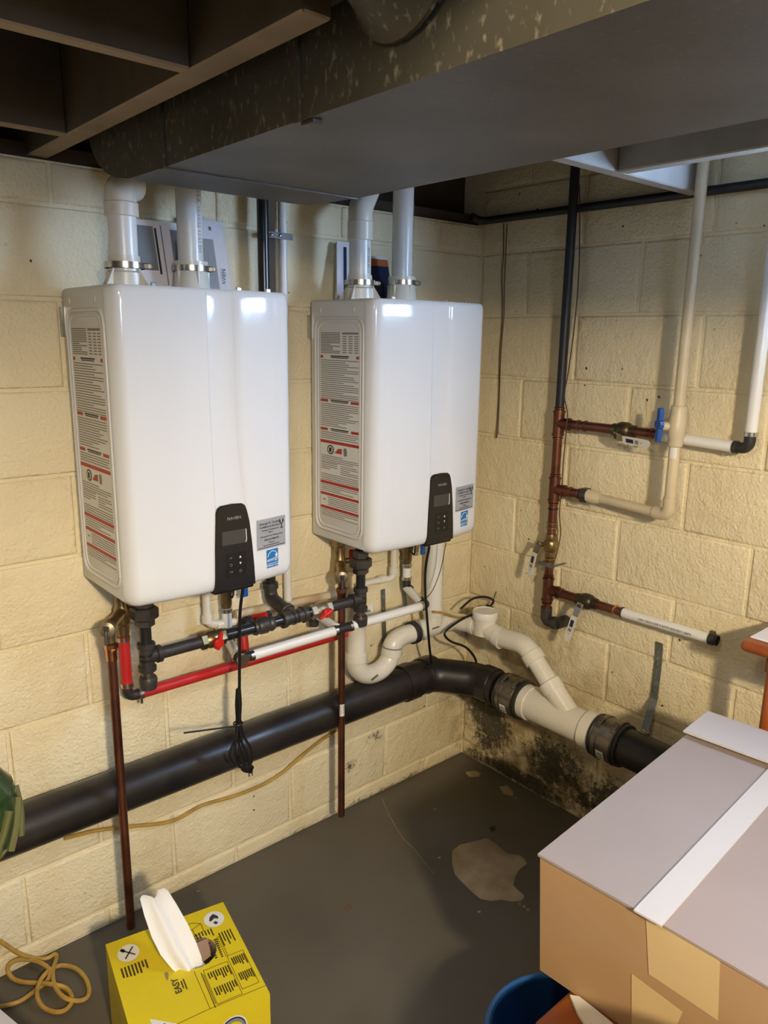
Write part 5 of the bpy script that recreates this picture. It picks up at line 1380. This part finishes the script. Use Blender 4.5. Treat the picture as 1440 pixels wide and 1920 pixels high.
# towel: a folded strip standing out of the hole
tw = [((-1.437, -0.526, 0.250)), ]
tp = []
base_c = V(BP(0.545, 0.46, BZ-0.02))
tl_pts = [(0.560, 0.50, -0.02), (0.520, 0.49, 0.010), (0.480, 0.42, 0.035), (0.445, 0.32, 0.062), (0.41, 0.20, 0.092), (0.385, 0.12, 0.115)]
wid = [0.024, 0.033, 0.039, 0.040, 0.036, 0.031]
b2 = MB(); cols = []
for (a, c, h_), w_ in zip(tl_pts, wid):
    ce_ = BP(a, c, BZ+h_); row = []
    for k in range(13):
        f_ = k/6-1
        fold = 0.013*math.exp(-((f_-0.25)/0.22)**2)*-1+0.006*math.cos(f_*5)+0.012*(1-f_*f_)
        row.append(ce_+ex*f_*w_+ey*(fold)+V((0, 0, ((-0.014*math.exp(-((f_-0.10)/0.12)**2)) if h_ > 0.10 else 0))))
    cols.append(row)
vf = [[b2.bm.verts.new(p_) for p_ in r_] for r_ in cols]
vb_ = [[b2.bm.verts.new(p_+(-ey*0.012 if 0 < k < 12 else -ey*0.003)) for k, p_ in enumerate(r_)] for r_ in cols]
for g_, fl_ in ((vf, 1), (vb_, -1)):
    for a, c in zip(g_, g_[1:]):
        for k in range(12): b2.face((a[k], a[k+1], c[k+1], c[k])[::fl_])
for a, c, a2, c2 in zip(vf, vf[1:], vb_, vb_[1:]):
    b2.face((a[0], c[0], c2[0], a2[0])); b2.face((a[-1], a2[-1], c2[-1], c[-1]))
for k in range(12): b2.face((vf[-1][k], vf[-1][k+1], vb_[-1][k+1], vb_[-1][k]))
tag(b2.build('paper_towel', 'paper_towel', smooth=70), 'folded white paper towel sticking up from the yellow box', 'paper towel')

# ------------------------------------------------------------------ bottom right: chair, carton, bucket, stool, table
ca = math.radians(4.0); e1 = V((math.cos(ca), math.sin(ca), 0)); e2 = V((math.sin(ca), -math.cos(ca), 0))
K0 = V((-1.029, -1.137, 0)); CL, CW, CZ0, CZ1 = 0.705, 0.46, 0.430, 0.700
def CP(a, b, z): p_ = K0+e1*a+e2*b; return V((p_.x, p_.y, z))
t = thing('carton', 'large cardboard carton with pale top flaps at bottom right', 'carton', tuple(CP(CL/2, CW/2, CZ0)))
def cbox(name, a0, a1, b0, b1, z0_, z1_, m_, parent=None, tilt=0.0, smooth=0, lean=0.0):
    b_ = MB(); pts = []
    for z in (z0_, z1_):
        for a, c in ((a0, b0), (a1, b0), (a1, b1), (a0, b1)): pts.append(b_.bm.verts.new(CP(a+(lean if z == z0_ and a == a0 else 0.0), c, z+tilt*(c-b0))))
    for q_ in ((0, 1, 2, 3), (4, 5, 6, 7), (0, 1, 5, 4), (1, 2, 6, 5), (2, 3, 7, 6), (3, 0, 4, 7)): b_.face([pts[i] for i in q_])
    return b_.build(name, m_, parent if parent is not None else t, smooth=smooth)
cbox('carton_body', 0, CL, 0, CW, CZ0, CZ1-0.006, 'card', lean=0.027)
fa = MB().mat('card_white'); 
f1 = cbox('long_flap', -0.004, 0.640, -0.003, 0.232, CZ1-0.005, CZ1, 'card_grey')
f2 = cbox('long_flap', -0.003, CL, 0.226, CW+0.003, CZ1-0.0055, CZ1-0.001, 'card_brownish', tilt=-0.02)
f3 = cbox('end_flap', 0.600, CL+0.035, -0.006, CW, CZ1+0.010, CZ1+0.015, 'card_white', tilt=0.01)
cbox('flap_gap', 0.615, CL, 0.0, CW-0.01, CZ1-0.004, CZ1+0.009, 'card_edge')
cbox('top_strip', -0.012, 0.66, 0.188, 0.236, CZ1+0.0004, CZ1+0.004, 'tape_white')
def side_patch(pts):  # paler tan patches on the left face of the carton
    b_ = MB().mat('card_light'); b_.prism([CP(-0.0009+0.027*(0.694-z)/0.264, c, z) for c, z in pts], -e1*0.0004); b_.build('side_patch', parent=t, smooth=0)
side_patch([(0.205, 0.692), (0.325, 0.692), (0.330, 0.575), (0.215, 0.582)])
side_patch([(0.185, 0.560), (0.275, 0.548), (0.250, 0.44), (0.190, 0.44)])
# wooden chair under the carton
t = thing('wooden_chair', 'orange-brown wooden seat under the cardboard carton', 'chair', (-0.83, -1.40, 0.0))
st_ = MB().span((-1.105, -1.60, 0.392), (-0.40, -1.195, 0.4285), 0.016, 3).build('seat', 'orange_wood', t, smooth=50)
for x in (-1.06, -0.45):
    for y in (-1.56, -1.352):
        MB().tube([(x, y, 0.0), (x, y, 0.395)], [0.016, 0.021], 12).build('leg', 'orange_wood', t)
for y in (-1.56, -1.352): MB().cyl((-1.06, y, 0.16), (-0.45, y, 0.16), 0.010, 10).build('stretcher', 'orange_wood', t)
# white plastic wrapper lying on the seat edge
b_ = MB(); wp = [V((-1.011, -1.210, 0.431)), V((-1.033, -1.243, 0.431)), V((-1.042, -1.264, 0.431)), V((-1.003, -1.297, 0.431)), V((-1.001, -1.263, 0.431)), V((-1.001, -1.223, 0.431))]
b_.prism(wp, (0, 0, 0.006)); o = b_.build('plastic_wrapper', 'pvc_white', smooth=0); tag(o, 'white plastic wrapper on the wooden seat below the carton', 'wrapper')
# blue bucket
bc_ = V((-0.975, -1.185, 0)); BR = 0.15
t = thing('bucket', 'blue plastic bucket on the floor beside the wooden seat', 'bucket', tuple(bc_))
MB().lathe(bc_+V((0, 0, 0.0005)), (0, 0, 1), [(0, 0.115), (0.004, 0.118), (0.290, BR-0.004), (0.290, BR-0.008), (0.008, 0.112), (0.008, 0)], 40).build('bucket_wall', 'bucket_blue', t)
MB().tube([bc_+V((BR*math.cos(2*PI*k/40), BR*math.sin(2*PI*k/40), 0.292)) for k in range(41)], 0.0055, 8, caps=False).build('rim', 'bucket_rim', t)
# cream round stool
sc0 = V((-1.262, -1.640, 0))
t = thing('round_stool', 'cream round stool top at the bottom edge in front of the carton', 'stool', tuple(sc0))
MB().lathe(sc0+V((0, 0, 0.63)), (0, 0, 1), [(0, 0.10), (0.002, 0.160), (0.012, 0.170), (0.030, 0.172), (0.040, 0.166), (0.045, 0.15), (0.046, 0)], 44).build('seat', 'seat_cream', t)
MB().lathe(sc0, (0, 0, 1), [(0, 0.10), (0.02, 0.10), (0.04, 0.03), (0.60, 0.028), (0.63, 0.09)], 28).build('pedestal', 'steel', t)
# side table under the window
t = thing('side_table', 'orange-brown wooden side table at the right edge under the window', 'table', (-0.13, -1.45, 0.0))
MB().span((-0.240, -1.80, 0.872), (-0.02, -1.112, 0.900), 0.013, 4).build('table_top', 'orange_wood', t, smooth=50)
for x in (-0.215, -0.045):
    for y in (-1.75, -1.193): MB().tube([(x, y, 0), (x, y, 0.3), (x, y, 0.874)], [0.014, 0.017, 0.018], 14).build('leg', 'orange_wood', t)
MB().span((-0.215, -1.75, 0.83), (-0.20, -1.17, 0.872)).build('apron', 'orange_wood', t, smooth=0)
MB().span((-0.206, -1.79, 0.9005), (-0.022, -1.122, 0.904), 0.001).build('papers', 'paper', smooth=0)
tag(bpy.data.objects['papers'], 'white papers lying on the wooden side table', 'papers')
# bottom-left white box and the green jar at the left edge
wq = [V((-1.768, -0.316, 0.200)), V((-1.750, -0.379, 0.200))]
dv = (wq[1]-wq[0]).normalized(); nv = V((dv.y, -dv.x, 0))
if nv.x > 0: nv = -nv
b_ = MB(); s0 = wq[0]-dv*0.04; s1 = wq[1]+dv*0.20
b_.prism([s0, s1, s1+nv*0.09, s0+nv*0.09], (0, 0, -0.198)); o = b_.build('white_box', 'card_white', smooth=0)
tag(o, 'corner of a white box on the floor at the bottom left edge', 'box')
gx_ = V((-1.846, -0.6, 0))
t = thing('green_jar', 'glossy dark green jar with gold ridges at the left edge of the picture', 'jar', (gx_.x, gx_.y, 0.782))
MB().lathe((gx_.x, gx_.y, 0.782), (0, 0, 1), [(0, 0.06), (0.006, 0.075), (0.03, 0.086), (0.085, 0.088), (0.098, 0.086), (0.10, 0.078)], 28).build('jar_body', 'green_gloss', t)
MB().lathe((gx_.x, gx_.y, 0.882), (0, 0, 1), [(0, 0.084), (0.008, 0.084), (0.012, 0.080), (0.055, 0.052), (0.07, 0.03), (0.072, 0)], 28).build('lid', 'green_gloss', t)
for k in range(9):
    a = -1.9+k*0.42
    MB().tube([(gx_.x+0.0885*math.cos(a-0.25), gx_.y+0.0885*math.sin(a-0.25), 0.800), (gx_.x+0.0895*math.cos(a), gx_.y+0.0895*math.sin(a), 0.835), (gx_.x+0.0885*math.cos(a+0.25), gx_.y+0.0885*math.sin(a+0.25), 0.868)], 0.006, 8, smooth_pts=True).build('gold_ridge', 'green_trim', t)
t = thing('plant_stand', 'dark stand just outside the left edge carrying the green jar', 'stand', (gx_.x-0.06, gx_.y, 0))
MB().span((gx_.x-0.16, gx_.y-0.07, 0.762), (gx_.x+0.030, gx_.y+0.07, 0.782), 0.003).build('stand_top', 'wood_dark', t, smooth=0)
MB().cyl((gx_.x-0.09, gx_.y, 0.0), (gx_.x-0.09, gx_.y, 0.763), 0.012, 12).build('post', 'wood_dark', t)
MB().cyl((gx_.x-0.09, gx_.y, 0.0), (gx_.x-0.09, gx_.y, 0.018), 0.06, 24, 0.004).build('foot', 'wood_dark', t)
